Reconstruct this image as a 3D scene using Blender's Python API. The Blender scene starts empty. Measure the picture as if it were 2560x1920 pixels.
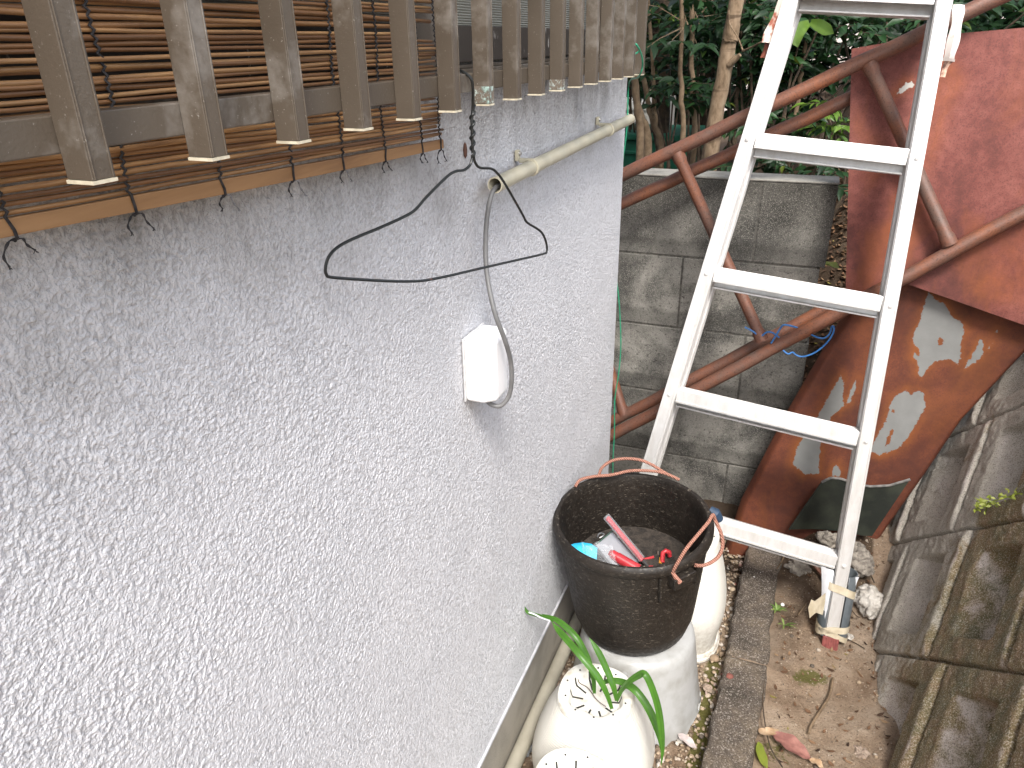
import bpy, math, random
import numpy as np
from mathutils import Vector, Matrix
random.seed(7); rng = np.random.default_rng(7)
R = math.radians
S = bpy.context.scene
col = S.collection

# ------------------------------------------------------------------ camera
CAM_H = 1.38; FPX = 1840.0
MR = np.array([[0.9297, 0.1431, -0.3392], [0.3679, -0.3967, 0.8410], [-0.0142, -0.9067, -0.4215]])
cam = bpy.data.cameras.new("camera"); cam.sensor_width = 36; cam.lens = 36 * FPX / 2560; cam.clip_end = 500; cam.clip_start = 0.02
co = bpy.data.objects.new("camera", cam); col.objects.link(co)
xa = Vector(MR[:, 0]).normalized(); za = -Vector(MR[:, 2]); ya = za.cross(xa).normalized(); za = xa.cross(ya)
co.matrix_world = Matrix(((xa[0], ya[0], za[0], 0), (xa[1], ya[1], za[1], 0), (xa[2], ya[2], za[2], CAM_H), (0, 0, 0, 1)))
S.camera = co

# ------------------------------------------------------------------ world, sun, exposure
SUN_EL, SUN_AZ = 52.0, 156.0            # azimuth from +Y clockwise (towards +X)
w = bpy.data.worlds.new("World"); S.world = w; w.use_nodes = True
nt = w.node_tree; bg = nt.nodes["Background"]
sky = nt.nodes.new("ShaderNodeTexSky"); sky.sky_type = 'NISHITA'; sky.sun_disc = False
sky.sun_elevation = R(SUN_EL); sky.sun_rotation = R(SUN_AZ); sky.dust_density = 3.0; sky.air_density = 1.0; sky.ozone_density = 0.6
hs0 = nt.nodes.new('ShaderNodeHueSaturation'); hs0.inputs['Saturation'].default_value = .5      # thin overcast greys the blue
nt.links.new(sky.outputs[0], hs0.inputs['Color']); nt.links.new(hs0.outputs[0], bg.inputs[0]); bg.inputs[1].default_value = 0.15
sl = bpy.data.lights.new("sun", 'SUN'); sl.energy = 1.5; sl.angle = R(13); sl.color = (1.0, 0.96, 0.9)
so = bpy.data.objects.new("sun", sl); col.objects.link(so)
sd = Vector((math.sin(R(SUN_AZ)) * math.cos(R(SUN_EL)), math.cos(R(SUN_AZ)) * math.cos(R(SUN_EL)), math.sin(R(SUN_EL))))
so.rotation_euler = sd.to_track_quat('Z', 'Y').to_euler(); so.location = (0, 0, 8)
S.view_settings.view_transform = 'Standard'; S.view_settings.look = 'None'
S.view_settings.exposure = 1.32; S.view_settings.gamma = 1
S.cycles.max_bounces = 8

# ------------------------------------------------------------------ helpers
def at(u, v, **k):
    """a point of the place: where the sight line u,v meets the plane x=, y= or z="""
    r = MR @ np.array([(u - 1280) / FPX, (v - 960) / FPX, 1.0])
    if 'x' in k: t = k['x'] / r[0]
    elif 'pl' in k: a_, b_ = k['pl']; t = (a_ + b_ * CAM_H) / (r[1] - b_ * r[2])      # leaning plane y = a + b z
    elif 'y' in k: t = k['y'] / r[1]
    else: t = (k['z'] - CAM_H) / r[2]
    return Vector((r[0] * t, r[1] * t, r[2] * t + CAM_H))

def tag(o, label=None, cat=None, group=None, kind=None):
    if label: o['label'] = label
    if cat: o['category'] = cat
    if group: o['group'] = group
    if kind: o['kind'] = kind
    return o

def empty(name, loc, label, cat, group=None):
    o = bpy.data.objects.new(name, None); o.empty_display_size = .02; col.objects.link(o); o.location = loc
    return tag(o, label, cat, group)

class MB:
    """collects shapes in world space; build() links them as one mesh object"""
    def __init__(s): s.v = []; s.f = []
    def add(s, vs, fs):
        n = len(s.v); s.v += [tuple(map(float, q)) for q in vs]; s.f += [tuple(i + n for i in f) for f in fs]; return s
    def box(s, a, b, M=None):
        a = Vector(a); b = Vector(b)
        vs = [Vector((x, y, z)) for z in (a.z, b.z) for y in (a.y, b.y) for x in (a.x, b.x)]
        if M is not None: vs = [M @ q for q in vs]
        return s.add(vs, [(0, 2, 3, 1), (4, 5, 7, 6), (0, 1, 5, 4), (1, 3, 7, 5), (3, 2, 6, 7), (2, 0, 4, 6)])
    def tube(s, pts, r, n=10, cap=True):
        pts = [Vector(q) for q in pts]; m = len(pts)
        rr = r if hasattr(r, '__len__') else [r] * m
        t0 = (pts[1] - pts[0]).normalized()
        nrm = t0.orthogonal().normalized(); vs = []; fs = []
        for i, q in enumerate(pts):
            t = (pts[min(i + 1, m - 1)] - pts[max(i - 1, 0)]).normalized()
            nrm = (nrm - t * nrm.dot(t)); nrm = nrm.normalized() if nrm.length > 1e-9 else t.orthogonal().normalized()
            b = t.cross(nrm)
            for k in range(n):
                a = 2 * math.pi * k / n; vs.append(q + (nrm * math.cos(a) + b * math.sin(a)) * rr[i])
        for i in range(m - 1):
            for k in range(n):
                k2 = (k + 1) % n; fs.append((i * n + k, i * n + k2, (i + 1) * n + k2, (i + 1) * n + k))
        if cap: fs.append(tuple(range(n))[::-1]); fs.append(tuple((m - 1) * n + k for k in range(n)))
        return s.add(vs, fs)
    def lathe(s, prof, c, n=64, M=None, sq=0.0):
        """prof: (radius, z) list; sq>0 squares the section"""
        vs = []; fs = []; m = len(prof)
        for (r, z) in prof:
            for k in range(n):
                a = 2 * math.pi * k / n; q = 1 + sq * (math.cos(4 * a) * -0.5 + .5) * .18
                p = Vector((r * q * math.cos(a), r * q * math.sin(a), z))
                if M is not None: p = M @ p
                vs.append(p + Vector(c))
        for i in range(m - 1):
            for k in range(n):
                k2 = (k + 1) % n; fs.append((i * n + k, i * n + k2, (i + 1) * n + k2, (i + 1) * n + k))
        if prof[0][0] > 1e-6 and False: pass
        return s.add(vs, fs)
    def extrude(s, poly, o, ax, ay, d):
        """poly in (ax, ay) at o, swept by d"""
        n = len(poly); o = Vector(o); ax = Vector(ax); ay = Vector(ay); d = Vector(d)
        vs = [o + ax * x + ay * y for x, y in poly]; vs += [q + d for q in vs]
        return s.add(vs, [tuple(range(n))[::-1], tuple(range(n, 2 * n))] + [(i, (i + 1) % n, n + (i + 1) % n, n + i) for i in range(n)])
    def build(s, name, mat, parent=None, smooth=False, bevel=0, seg=2, attr=None):
        me = bpy.data.meshes.new(name); me.from_pydata(s.v, [], s.f); me.update()
        return finish(me, name, mat, parent, smooth, bevel, seg)

def finish(me, name, mat, parent=None, smooth=False, bevel=0, seg=2):
    me.materials.append(mat)
    if smooth: me.polygons.foreach_set('use_smooth', [True] * len(me.polygons))
    o = bpy.data.objects.new(name, me); col.objects.link(o)
    if parent:
        o.parent = parent
        base = Vector(parent.location); q = parent
        while q.parent: q = q.parent; base += Vector(q.location)
        me.transform(Matrix.Translation(-base))
    if smooth:
        me.set_sharp_from_angle(angle=R(40))
    if bevel:
        m = o.modifiers.new('bevel', 'BEVEL'); m.width = bevel; m.segments = seg; m.limit_method = 'ANGLE'; m.angle_limit = R(35); m.harden_normals = False
    return o

def npmesh(name, V, Fq, mat, parent=None, smooth=True, attrs=None):
    me = bpy.data.meshes.new(name)
    V = np.asarray(V, np.float32); Fq = np.asarray(Fq, np.int32)
    me.vertices.add(len(V)); me.vertices.foreach_set('co', V.ravel())
    k = Fq.shape[1]
    me.loops.add(Fq.size); me.loops.foreach_set('vertex_index', Fq.ravel())
    me.polygons.add(len(Fq)); me.polygons.foreach_set('loop_start', np.arange(0, Fq.size, k, dtype=np.int32))
    me.polygons.foreach_set('loop_total', np.full(len(Fq), k, np.int32))
    me.update(calc_edges=True)
    if attrs:
        for an, av in attrs.items():
            a = me.attributes.new(an, 'FLOAT', 'POINT'); a.data.foreach_set('value', np.asarray(av, np.float32))
    if smooth: me.polygons.foreach_set('use_smooth', [True] * len(me.polygons))
    me.materials.append(mat)
    o = bpy.data.objects.new(name, me); col.objects.link(o)
    if parent:
        o.parent = parent; base = Vector(parent.location); q = parent
        while q.parent: q = q.parent; base += Vector(q.location)
        me.transform(Matrix.Translation(-base))
    return o

def gridfaces(nu, nv):
    i = np.arange(nu - 1)[:, None]; j = np.arange(nv - 1)[None]
    a = (i * nv + j).ravel(); return np.stack([a, a + nv, a + nv + 1, a + 1], 1)

def vnoise(x, y, seed=0):
    """smooth value noise in -1..1"""
    g = np.random.default_rng(seed).random((1025, 1025)) * 2 - 1
    xi = np.floor(x).astype(int); yi = np.floor(y).astype(int); fx = x - xi; fy = y - yi
    fx = fx * fx * (3 - 2 * fx); fy = fy * fy * (3 - 2 * fy); xi %= 1024; yi %= 1024
    return (g[xi, yi] * (1 - fx) + g[xi + 1, yi] * fx) * (1 - fy) + (g[xi, yi + 1] * (1 - fx) + g[xi + 1, yi + 1] * fx) * fy

def sstep(a, b, x):
    t = np.clip((x - a) / (b - a), 0, 1); return t * t * (3 - 2 * t)

def catmull(pts, n=8):
    P = [Vector(q) for q in pts]; P = [P[0] * 2 - P[1]] + P + [P[-1] * 2 - P[-2]]; out = []
    for i in range(1, len(P) - 2):
        for k in range(n):
            t = k / n
            out.append(.5 * ((2 * P[i]) + (-P[i - 1] + P[i + 1]) * t + (2 * P[i - 1] - 5 * P[i] + 4 * P[i + 1] - P[i + 2]) * t * t + (-P[i - 1] + 3 * P[i] - 3 * P[i + 1] + P[i + 2]) * t ** 3))
    out.append(P[-2]); return out

# ------------------------------------------------------------------ materials
class Mat:
    def __init__(s, name, rough=.6, metal=0, spec=.5):
        s.m = bpy.data.materials.new(name); s.m.use_nodes = True; s.t = s.m.node_tree
        s.b = s.t.nodes['Principled BSDF']; s.b.inputs['Roughness'].default_value = rough
        s.b.inputs['Metallic'].default_value = metal; s.b.inputs['Specular IOR Level'].default_value = spec
        tc = s.t.nodes.new('ShaderNodeTexCoord'); s.P = tc.outputs['Object']; s.h = None
    def n(s, typ, **k):
        q = s.t.nodes.new(typ)
        for a, b in k.items(): setattr(q, a, b)
        return q
    def L(s, a, b): s.t.links.new(a, b)
    def map(s, scale=(1, 1, 1), rot=(0, 0, 0)):
        q = s.n('ShaderNodeMapping'); q.inputs['Scale'].default_value = scale; q.inputs['Rotation'].default_value = rot
        s.L(s.P, q.inputs[0]); return q.outputs[0]
    def noise(s, scale, detail=3, rough=.55, dist=0, vec=None):
        q = s.n('ShaderNodeTexNoise'); q.inputs['Scale'].default_value = scale; q.inputs['Detail'].default_value = detail
        q.inputs['Roughness'].default_value = rough; q.inputs['Distortion'].default_value = dist
        s.L(vec or s.P, q.inputs['Vector']); return q.outputs[0]
    def voro(s, scale, feature='F1', vec=None, out=0, rnd=1):
        q = s.n('ShaderNodeTexVoronoi', feature=feature); q.inputs['Scale'].default_value = scale; q.inputs['Randomness'].default_value = rnd
        s.L(vec or s.P, q.inputs['Vector']); return q.outputs[out]
    def ramp(s, fac, stops):
        q = s.n('ShaderNodeValToRGB'); e = q.color_ramp.elements
        while len(e) > 1: e.remove(e[-1])
        for i, (p, c) in enumerate(stops):
            k = e[0] if i == 0 else e.new(p)
            k.position = p; k.color = (c, c, c, 1) if not hasattr(c, '__len__') else (*c, 1)
        s.L(fac, q.inputs[0]); return q.outputs[0]
    def mix(s, fac, a, b, mode='MIX'):
        q = s.n('ShaderNodeMix', data_type='RGBA', blend_type=mode)
        for sock, val in ((q.inputs[0], fac), (q.inputs[6], a), (q.inputs[7], b)):
            if hasattr(val, 'links') or hasattr(val, 'is_output'): s.L(val, sock)
            elif hasattr(val, '__len__'): sock.default_value = (*val, 1)
            else: sock.default_value = val
        return q.outputs[2]
    def math(s, op, a, b=0.0, c=None):
        q = s.n('ShaderNodeMath', operation=op)
        for i, val in enumerate((a, b) if c is None else (a, b, c)):
            if hasattr(val, 'is_output'): s.L(val, q.inputs[i])
            else: q.inputs[i].default_value = val
        return q.outputs[0]
    def attr(s, name): return s.n('ShaderNodeAttribute', attribute_name=name).outputs['Fac']
    def color(s, c):
        if hasattr(c, 'is_output'): s.L(c, s.b.inputs['Base Color'])
        else: s.b.inputs['Base Color'].default_value = (*c, 1)
        return s
    def rough(s, x): s.L(x, s.b.inputs['Roughness']); return s
    def bump(s, h, dist, strength=1.0):
        q = s.n('ShaderNodeBump'); q.inputs['Distance'].default_value = dist; q.inputs['Strength'].default_value = strength
        s.L(h, q.inputs['Height'])
        if s.h is not None: s.L(s.h, q.inputs['Normal'])
        s.h = q.outputs[0]; s.L(s.h, s.b.inputs['Normal']); return s

def simple(name, a, b=None, scale=40, rough=.6, metal=0, bump=0, bscale=200, spec=.5, lo=.4, hi=.62, detail=4):
    M_ = Mat(name, rough, metal, spec)
    if b is None: b = tuple(x * .75 for x in a)
    M_.color(M_.ramp(M_.noise(scale, detail), [(lo, a), (hi, b)]))
    if bump: M_.bump(M_.noise(bscale, 4), bump)
    return M_.m

# stucco: sprayed lumps, grey dirt in the pits; dirt plus the blind's shade painted in below the window
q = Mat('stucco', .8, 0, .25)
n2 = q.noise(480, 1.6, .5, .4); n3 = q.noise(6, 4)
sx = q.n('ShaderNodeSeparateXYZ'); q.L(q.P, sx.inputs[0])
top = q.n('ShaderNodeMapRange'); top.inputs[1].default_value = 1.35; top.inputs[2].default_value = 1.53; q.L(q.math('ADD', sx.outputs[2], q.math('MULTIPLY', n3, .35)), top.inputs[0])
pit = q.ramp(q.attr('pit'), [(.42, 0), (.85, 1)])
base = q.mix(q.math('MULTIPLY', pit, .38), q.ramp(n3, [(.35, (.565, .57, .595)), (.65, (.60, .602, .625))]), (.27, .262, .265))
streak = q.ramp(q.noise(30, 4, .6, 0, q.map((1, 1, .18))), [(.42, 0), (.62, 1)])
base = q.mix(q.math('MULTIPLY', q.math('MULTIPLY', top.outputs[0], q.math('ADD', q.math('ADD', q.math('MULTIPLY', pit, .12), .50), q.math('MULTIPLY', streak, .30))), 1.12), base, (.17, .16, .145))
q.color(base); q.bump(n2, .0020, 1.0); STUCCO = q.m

FOUND = simple('foundation_render', (.40, .37, .32), (.31, .29, .25), 12, .85, bump=.001, bscale=300)
q = Mat('bronze_aluminium', .45, .08, .5)
spk = q.ramp(q.noise(420, 3, .7), [(.66, 0), (.74, 1)])
blt = q.ramp(q.noise(14, 5, .65), [(.55, 0), (.68, 1)])
bs_ = q.ramp(q.noise(9, 4), [(.35, (.084, .067, .050)), (.65, (.108, .087, .066))])
q.color(q.mix(q.math('MULTIPLY', spk, .5), q.mix(q.math('MULTIPLY', blt, .32), bs_, (.42, .40, .37)), (.5, .48, .44))); q.bump(q.noise(500, 2), .0002); BRONZE = q.m
q = Mat('corroded_bronze', .6, .2, .5)
m_ = q.ramp(q.noise(85, 6, .75, .5), [(.47, 0), (.56, 1)])
q.color(q.mix(m_, (.17, .14, .11), q.ramp(q.noise(60, 3), [(.4, (.55, .62, .58)), (.6, (.36, .50, .46))]))); q.bump(m_, .0006); CORRO = q.m
ENDCAP = simple('bar_end_cap', (.62, .57, .44), (.45, .40, .30), 120, .6)
WINF = Mat('window_bronze', .5, .3, .5)
wstk = WINF.ramp(WINF.noise(75, 5, .7, 0, WINF.map((1, 1, .35))), [(.62, 0), (.70, 1)])
WINF.color(WINF.mix(wstk, (.050, .042, .036), (.52, .50, .47))); WINF = WINF.m
q = Mat('ribbed_pane', .25, 0, .5); wv = q.n('ShaderNodeTexWave', bands_direction='Z'); wv.inputs['Scale'].default_value = 110; q.L(q.P, wv.inputs[0])
q.color(q.ramp(wv.outputs[1], [(0, (.16, .165, .14)), (1, (.24, .245, .215))])); q.bump(wv.outputs[1], .0008); PANE = q.m

q = Mat('bamboo', .42, 0, .5)
rnd = q.attr('tone'); g_ = q.noise(25, 5, .6, 0, q.map((1, .5, 8)))
q.color(q.mix(q.ramp(g_, [(.35, 0), (.7, .75)]), q.ramp(rnd, [(0, (.13, .062, .025)), (.5, (.27, .135, .055)), (1, (.42, .24, .105))]), (.12, .055, .025)))
q.bump(q.noise(300, 3), .0003); BAMBOO = q.m
q = Mat('slat_wood', .55, 0, .4)
q.color(q.ramp(q.noise(14, 6, .6, .3, q.map((1, .25, 3))), [(.3, (.38, .22, .105)), (.5, (.28, .155, .07)), (.66, (.16, .08, .038))])); q.bump(q.noise(160, 4, .6, 0, q.map((1, .15, 1))), .0004); SLATW = q.m
CORD = simple('black_cord', (.012, .012, .014), (.035, .033, .035), 300, .9, bump=.0004, bscale=900)
CORDG = simple('frayed_cord', (.22, .22, .23), (.08, .08, .085), 300, .9)

WIRE = Mat('hanger_wire', .35, 0, .5); rk = WIRE.ramp(WIRE.noise(70, 4, .7), [(.66, 0), (.70, 1)])
WIRE.color(WIRE.mix(rk, (.010, .012, .012), (.14, .06, .04))); WIRE = WIRE.m
PVCB = simple('beige_pvc', (.50, .47, .36), (.43, .40, .30), 20, .38)
PVCD = simple('pvc_inside', (.10, .09, .06), None, 20, .6)
CABLE = simple('grey_cable', (.12, .12, .12), (.155, .155, .155), 30, .5)
WHITE = simple('white_plastic', (.86, .86, .87), (.82, .82, .82), 15, .4)
STEEL = simple('screw_steel', (.45, .45, .45), (.3, .3, .3), 200, .3, .9)
GREENW = simple('green_wire', (.02, .30, .16), (.02, .22, .12), 60, .4)
BLUEW = simple('blue_wire', (.045, .19, .48), (.03, .13, .36), 60, .4)

q = Mat('aluminium', .42, .45, .5)
gr = q.noise(45, 6, .65, .2, q.map((1, 1, .25))); sc_ = q.ramp(q.noise(130, 5, .8), [(.62, 0), (.70, 1)])
q.color(q.mix(q.math('MULTIPLY', sc_, .35), q.ramp(gr, [(.35, (.76, .755, .75)), (.7, (.62, .605, .58))]), (.48, .42, .36))); q.bump(q.noise(400, 3), .0002); ALU = q.m
REDRUB = simple('red_rubber', (.30, .09, .08), (.21, .06, .055), 60, .6, bump=.0006, bscale=200)
GREYPVC = simple('grey_pvc', (.105, .125, .14), (.145, .165, .18), 30, .35)
PAPER = simple('white_paper', (.82, .83, .86), (.70, .72, .76), 25, .6)
TAPE = simple('masking_tape', (.60, .53, .40), (.48, .41, .29), 50, .6, bump=.0005, bscale=150)
PEEL = simple('peeling_wrap', (.80, .70, .62), (.42, .14, .09), 40, .5, lo=.5, hi=.62)

def rustmat(name, cols, pits=True):
    q = Mat(name, .5, .1, .5)
    a = q.noise(7, 6, .65, .4); b_ = q.noise(60, 5, .7); c_ = q.noise(260, 3, .7)
    base = q.ramp(q.math('ADD', q.math('MULTIPLY', a, .75), q.math('MULTIPLY', b_, .25)), [(.36, cols[0]), (.5, cols[1]), (.64, cols[2])])
    base = q.mix(q.ramp(c_, [(.55, 0), (.64, .65)]), base, (.04, .02, .016))
    q.color(base); q.bump(b_, .0012, .6); q.bump(c_, .0005, .6); return q
RUSTP = rustmat('rusty_pipe', [(.125, .082, .066), (.175, .075, .048), (.26, .092, .042)])
ch_ = RUSTP.ramp(RUSTP.noise(55, 4, .7, 0, RUSTP.map((.35, 1, .7))), [(.715, 0), (.74, 1)])
inp = RUSTP.b.inputs['Base Color'].links[0].from_socket
RUSTP.color(RUSTP.mix(RUSTP.math('MULTIPLY', ch_, .8), inp, (.62, .52, .46))); RUSTP = RUSTP.m

def sheetmat(name, cols, halo, baregrey):
    q = Mat(name, .66, .15, .4)
    d = q.attr('bare')          # metres inside (+) / outside (-) a patch of bare metal
    d = q.math('ADD', d, q.math('MULTIPLY', q.math('SUBTRACT', q.noise(95, 6, .7), .5), .020))
    a = q.noise(5, 6, .62, .5); b_ = q.noise(38, 5, .7, .3); c_ = q.noise(300, 3, .6)
    base = q.ramp(q.math('ADD', q.math('MULTIPLY', a, .62), q.math('MULTIPLY', b_, .38)), [(.36, cols[0]), (.5, cols[1]), (.62, cols[2])])
    base = q.mix(q.ramp(c_, [(.50, 0), (.62, .5)]), base, (.085, .03, .024))
    h = q.n('ShaderNodeMapRange'); h.inputs[1].default_value = -.036; h.inputs[2].default_value = -.001; q.L(d, h.inputs[0])
    hs = q.ramp(q.noise(16, 5, .6, .8, q.map((1, 1, .45))), [(.34, .25), (.62, 1)])
    base = q.mix(q.math('MULTIPLY', q.math('MULTIPLY', h.outputs[0], h.outputs[0]), q.math('MULTIPLY', hs, .95)), base, halo)
    st_ = q.ramp(q.noise(6.5, 5, .6, .8, q.map((1, 1, .5), (0, .5, 0))), [(.54, 0), (.68, .42)]); base = q.mix(st_, base, tuple(x * .75 for x in halo))
    k = q.n('ShaderNodeMapRange'); k.inputs[1].default_value = -.0005; k.inputs[2].default_value = .001; q.L(d, k.inputs[0])
    grey = q.ramp(q.noise(22, 4), [(.3, tuple(x * .85 for x in baregrey)), (.7, baregrey)])
    q.color(q.mix(k.outputs[0], base, grey))
    q.bump(q.math('SUBTRACT', b_, q.math('MULTIPLY', k.outputs[0], .4)), .001, .5); q.bump(c_, .0004, .5)
    return q.m
SHEETA = sheetmat('rusty_sheet', [(.085, .026, .021), (.170, .050, .040), (.245, .083, .066)], (.32, .095, .028), (.62, .60, .55))
SHEETB = sheetmat('rusty_chute', [(.075, .026, .018), (.130, .040, .022), (.19, .058, .028)], (.27, .088, .024), (.25, .255, .25))
BLACKPL = simple('mouldy_black_plastic', (.010, .013, .009), (.028, .033, .022), 14, .75, bump=.0006, bscale=200)
PLEDGE = simple('plastic_edge', (.22, .21, .20), (.12, .12, .115), 80, .6)

# concrete block wall
q = Mat('block_concrete', .92, 0, .2)
a = q.noise(4.5, 6, .65, .3); b_ = q.noise(420, 3, .7); c_ = q.noise(120, 4, .7)
base = q.ramp(a, [(.38, (.065, .064, .060)), (.47, (.150, .145, .132)), (.58, (.30, .288, .26))])
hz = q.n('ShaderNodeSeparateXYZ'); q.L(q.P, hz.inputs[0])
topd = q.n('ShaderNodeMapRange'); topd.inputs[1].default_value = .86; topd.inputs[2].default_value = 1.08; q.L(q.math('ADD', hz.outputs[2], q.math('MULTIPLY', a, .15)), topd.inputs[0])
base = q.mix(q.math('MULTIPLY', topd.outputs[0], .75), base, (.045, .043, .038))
base = q.mix(q.ramp(b_, [(.54, 0), (.62, .6)]), base, (.46, .43, .38)); base = q.mix(q.ramp(c_, [(.34, .7), (.45, 0)]), base, (.035, .033, .028))
fr = q.math('FRACT', q.math('DIVIDE', q.math('SUBTRACT', 5.030, q.math('ADD', hz.outputs[2], q.math('MULTIPLY', a, .05))), .2185))
base = q.mix(q.math('MULTIPLY', q.ramp(fr, [(.0, .8), (.16, .55), (.42, 0), (.93, 0), (1.0, .8)]), .6), base, (.05, .048, .043))
q.color(base); q.bump(b_, .0016); q.bump(c_, .003, .7); BLOCK = q.m
q = Mat('cap_concrete', .92, 0, .2); b_ = q.noise(350, 3, .7)
q.color(q.mix(q.ramp(b_, [(.55, 0), (.66, .6)]), q.ramp(q.noise(14, 5, .6), [(.35, (.20, .195, .18)), (.65, (.36, .345, .31))]), (.5, .48, .44))); q.bump(b_, .002); CAP = q.m
MORTAR = simple('mortar', (.075, .072, .064), (.14, .13, .115), 120, .95, bump=.002, bscale=300)

# retaining wall concrete: moss, lichen, and a paler tone along facets and ridges
q = Mat('retaining_concrete', .9, 0, .25)
b_ = q.noise(380, 3, .7); m1 = q.noise(3.2, 6, .62, .7); m2 = q.noise(16, 5, .7, .4); rel = q.attr('relief'); ms = q.attr('mossy')
base = q.ramp(q.noise(9, 5, .6), [(.35, (.33, .305, .262)), (.65, (.50, .46, .40))])
mossf = q.ramp(q.math('ADD', q.math('ADD', q.math('MULTIPLY', m1, .55), q.math('MULTIPLY', m2, .3)), q.math('MULTIPLY', ms, .42)), [(.62, 0), (.69, 1)])
base = q.mix(q.math('MULTIPLY', mossf, .85), base, q.ramp(m2, [(.36, (.070, .066, .014)), (.5, (.135, .092, .022)), (.62, (.175, .100, .035))]))
pale_mix = q.math('MULTIPLY', q.ramp(q.math('ADD', q.math('MULTIPLY', rel, .30), q.math('MULTIPLY', m2, .8)), [(.54, 0), (.72, 1)]), .75)
base = q.mix(pale_mix, base, (.54, .49, .46))
base = q.mix(q.ramp(b_, [(.53, 0), (.62, .6)]), base, (.52, .48, .43)); base = q.mix(q.ramp(b_, [(.36, .75), (.47, 0)]), base, (.055, .045, .032))
q.color(base); q.bump(b_, .0018); q.bump(q.noise(90, 4, .6), .002, .6); RETAIN = q.m

# ground
q = Mat('soil', .95, 0, .15)
a = q.noise(9, 6, .65, .3); b_ = q.noise(190, 4, .75); c_ = q.noise(520, 3, .7)
base = q.ramp(a, [(.32, (.22, .15, .10)), (.5, (.37, .275, .195)), (.66, (.46, .36, .27))])
base = q.mix(q.ramp(b_, [(.30, .75), (.45, 0)]), base, (.085, .056, .036)); base = q.mix(q.ramp(b_, [(.60, 0), (.70, .6)]), base, (.44, .37, .29))
ms = q.ramp(q.math('ADD', q.attr('moss'), q.math('MULTIPLY', q.math('SUBTRACT', q.noise(60, 4, .7), .5), 1.1)), [(.42, 0), (.6, .85)])
base = q.mix(ms, base, (.115, .115, .025)); base = q.mix(q.ramp(q.attr('damp'), [(.0, 0), (1, .85)]), base, (.055, .036, .024))
q.color(base); q.bump(b_, .006); q.bump(c_, .002); SOIL = q.m
q = Mat('kerb_concrete', .92, 0, .2)
b_ = q.noise(260, 4, .75); base = q.ramp(q.noise(11, 6, .65), [(.34, (.060, .050, .040)), (.5, (.110, .090, .073)), (.64, (.17, .135, .10))])
base = q.mix(q.ramp(b_, [(.56, 0), (.62, .85)]), base, (.42, .38, .34)); base = q.mix(q.ramp(b_, [(.34, .8), (.46, 0)]), base, (.03, .025, .02))
q.color(base); q.bump(b_, .0035); KERB = q.m
def vcol(name, stops, rough=.8, scale=120, bump=.0006):
    q = Mat(name, rough, 0, .3); q.color(q.mix(q.ramp(q.noise(scale, 4), [(.35, 0), (.7, .45)]), q.ramp(q.attr('tone'), stops), (.10, .07, .05), 'MULTIPLY') if False else q.mix(q.ramp(q.noise(scale, 4), [(.35, 0), (.75, .35)]), q.ramp(q.attr('tone'), stops), (.07, .05, .035)))
    q.bump(q.noise(scale * 3, 3), bump); return q.m
PEB = vcol('pebbles', [(0, (.10, .085, .07)), (.3, (.33, .24, .16)), (.55, (.46, .36, .25)), (.8, (.50, .43, .36)), (.93, (.64, .60, .53)), (1, (.28, .09, .07))])
LITTER = vcol('leaf_litter', [(0, (.035, .02, .013)), (.4, (.12, .062, .033)), (.75, (.22, .12, .065)), (.94, (.32, .21, .12)), (1, (.25, .22, .04))])
STONE = simple('grey_stone', (.24, .25, .25), (.16, .165, .17), 40, .85, bump=.002, bscale=150)
PLASTER = simple('pale_plaster', (.60, .57, .52), (.40, .37, .33), 50, .9, bump=.004, bscale=90)
RUBBLE = simple('rubble_concrete', (.30, .27, .23), (.16, .14, .12), 70, .95, bump=.005, bscale=110)
BROWNST = simple('brown_stone', (.36, .28, .22), (.28, .21, .16), 60, .8, bump=.001)
REDPEB = simple('red_pebble', (.24, .085, .065), None, 60, .8)

# bucket and pots
q = Mat('black_bucket_plastic', .5, 0, .4)
b_ = q.noise(110, 5, .75); st = q.noise(90, 4, .7, .3, q.map((1, 1, 3.5), (.4, .3, 0)))
base = q.ramp(q.noise(8, 5), [(.35, (.009, .007, .0055)), (.65, (.022, .017, .013))])
base = q.mix(q.ramp(b_, [(.54, 0), (.74, .25)]), base, (.10, .08, .06)); base = q.mix(q.ramp(st, [(.60, 0), (.66, .40)]), base, (.28, .24, .19)); base = q.mix(q.ramp(q.noise(300, 2, .5), [(.70, 0), (.74, .3)]), base, (.25, .21, .17))
q.color(base); q.rough(q.ramp(b_, [(.4, .42), (.7, .75)])); q.bump(q.noise(220, 4), .0005); BUCKET = q.m
ROPE = Mat('pink_rope', .85, 0, .2); wv = ROPE.n('ShaderNodeTexWave', bands_direction='DIAGONAL'); wv.inputs['Scale'].default_value = 95; wv.inputs['Distortion'].default_value = .5; ROPE.L(ROPE.P, wv.inputs[0])
ROPE.color(ROPE.ramp(wv.outputs[1], [(.1, (.30, .135, .10)), (.7, (.45, .23, .17))])); ROPE.bump(wv.outputs[1], .0015); ROPE = ROPE.m
q = Mat('ribbed_pot_plastic', .45, 0, .4)
hz = q.n('ShaderNodeSeparateXYZ'); q.L(q.P, hz.inputs[0])
rib = q.math('SINE', q.math('MULTIPLY', hz.outputs[2], 2 * math.pi / .0042))
dm = q.n('ShaderNodeMapRange'); dm.inputs[1].default_value = .16; dm.inputs[2].default_value = .0; q.L(q.math('ADD', hz.outputs[2], q.math('MULTIPLY', q.math('SUBTRACT', q.noise(18, 5, .65), .5), .12)), dm.inputs[0])
dd = q.math('MULTIPLY', dm.outputs[0], q.ramp(q.noise(70, 5, .7), [(.42, .15), (.62, 1)]))
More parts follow.
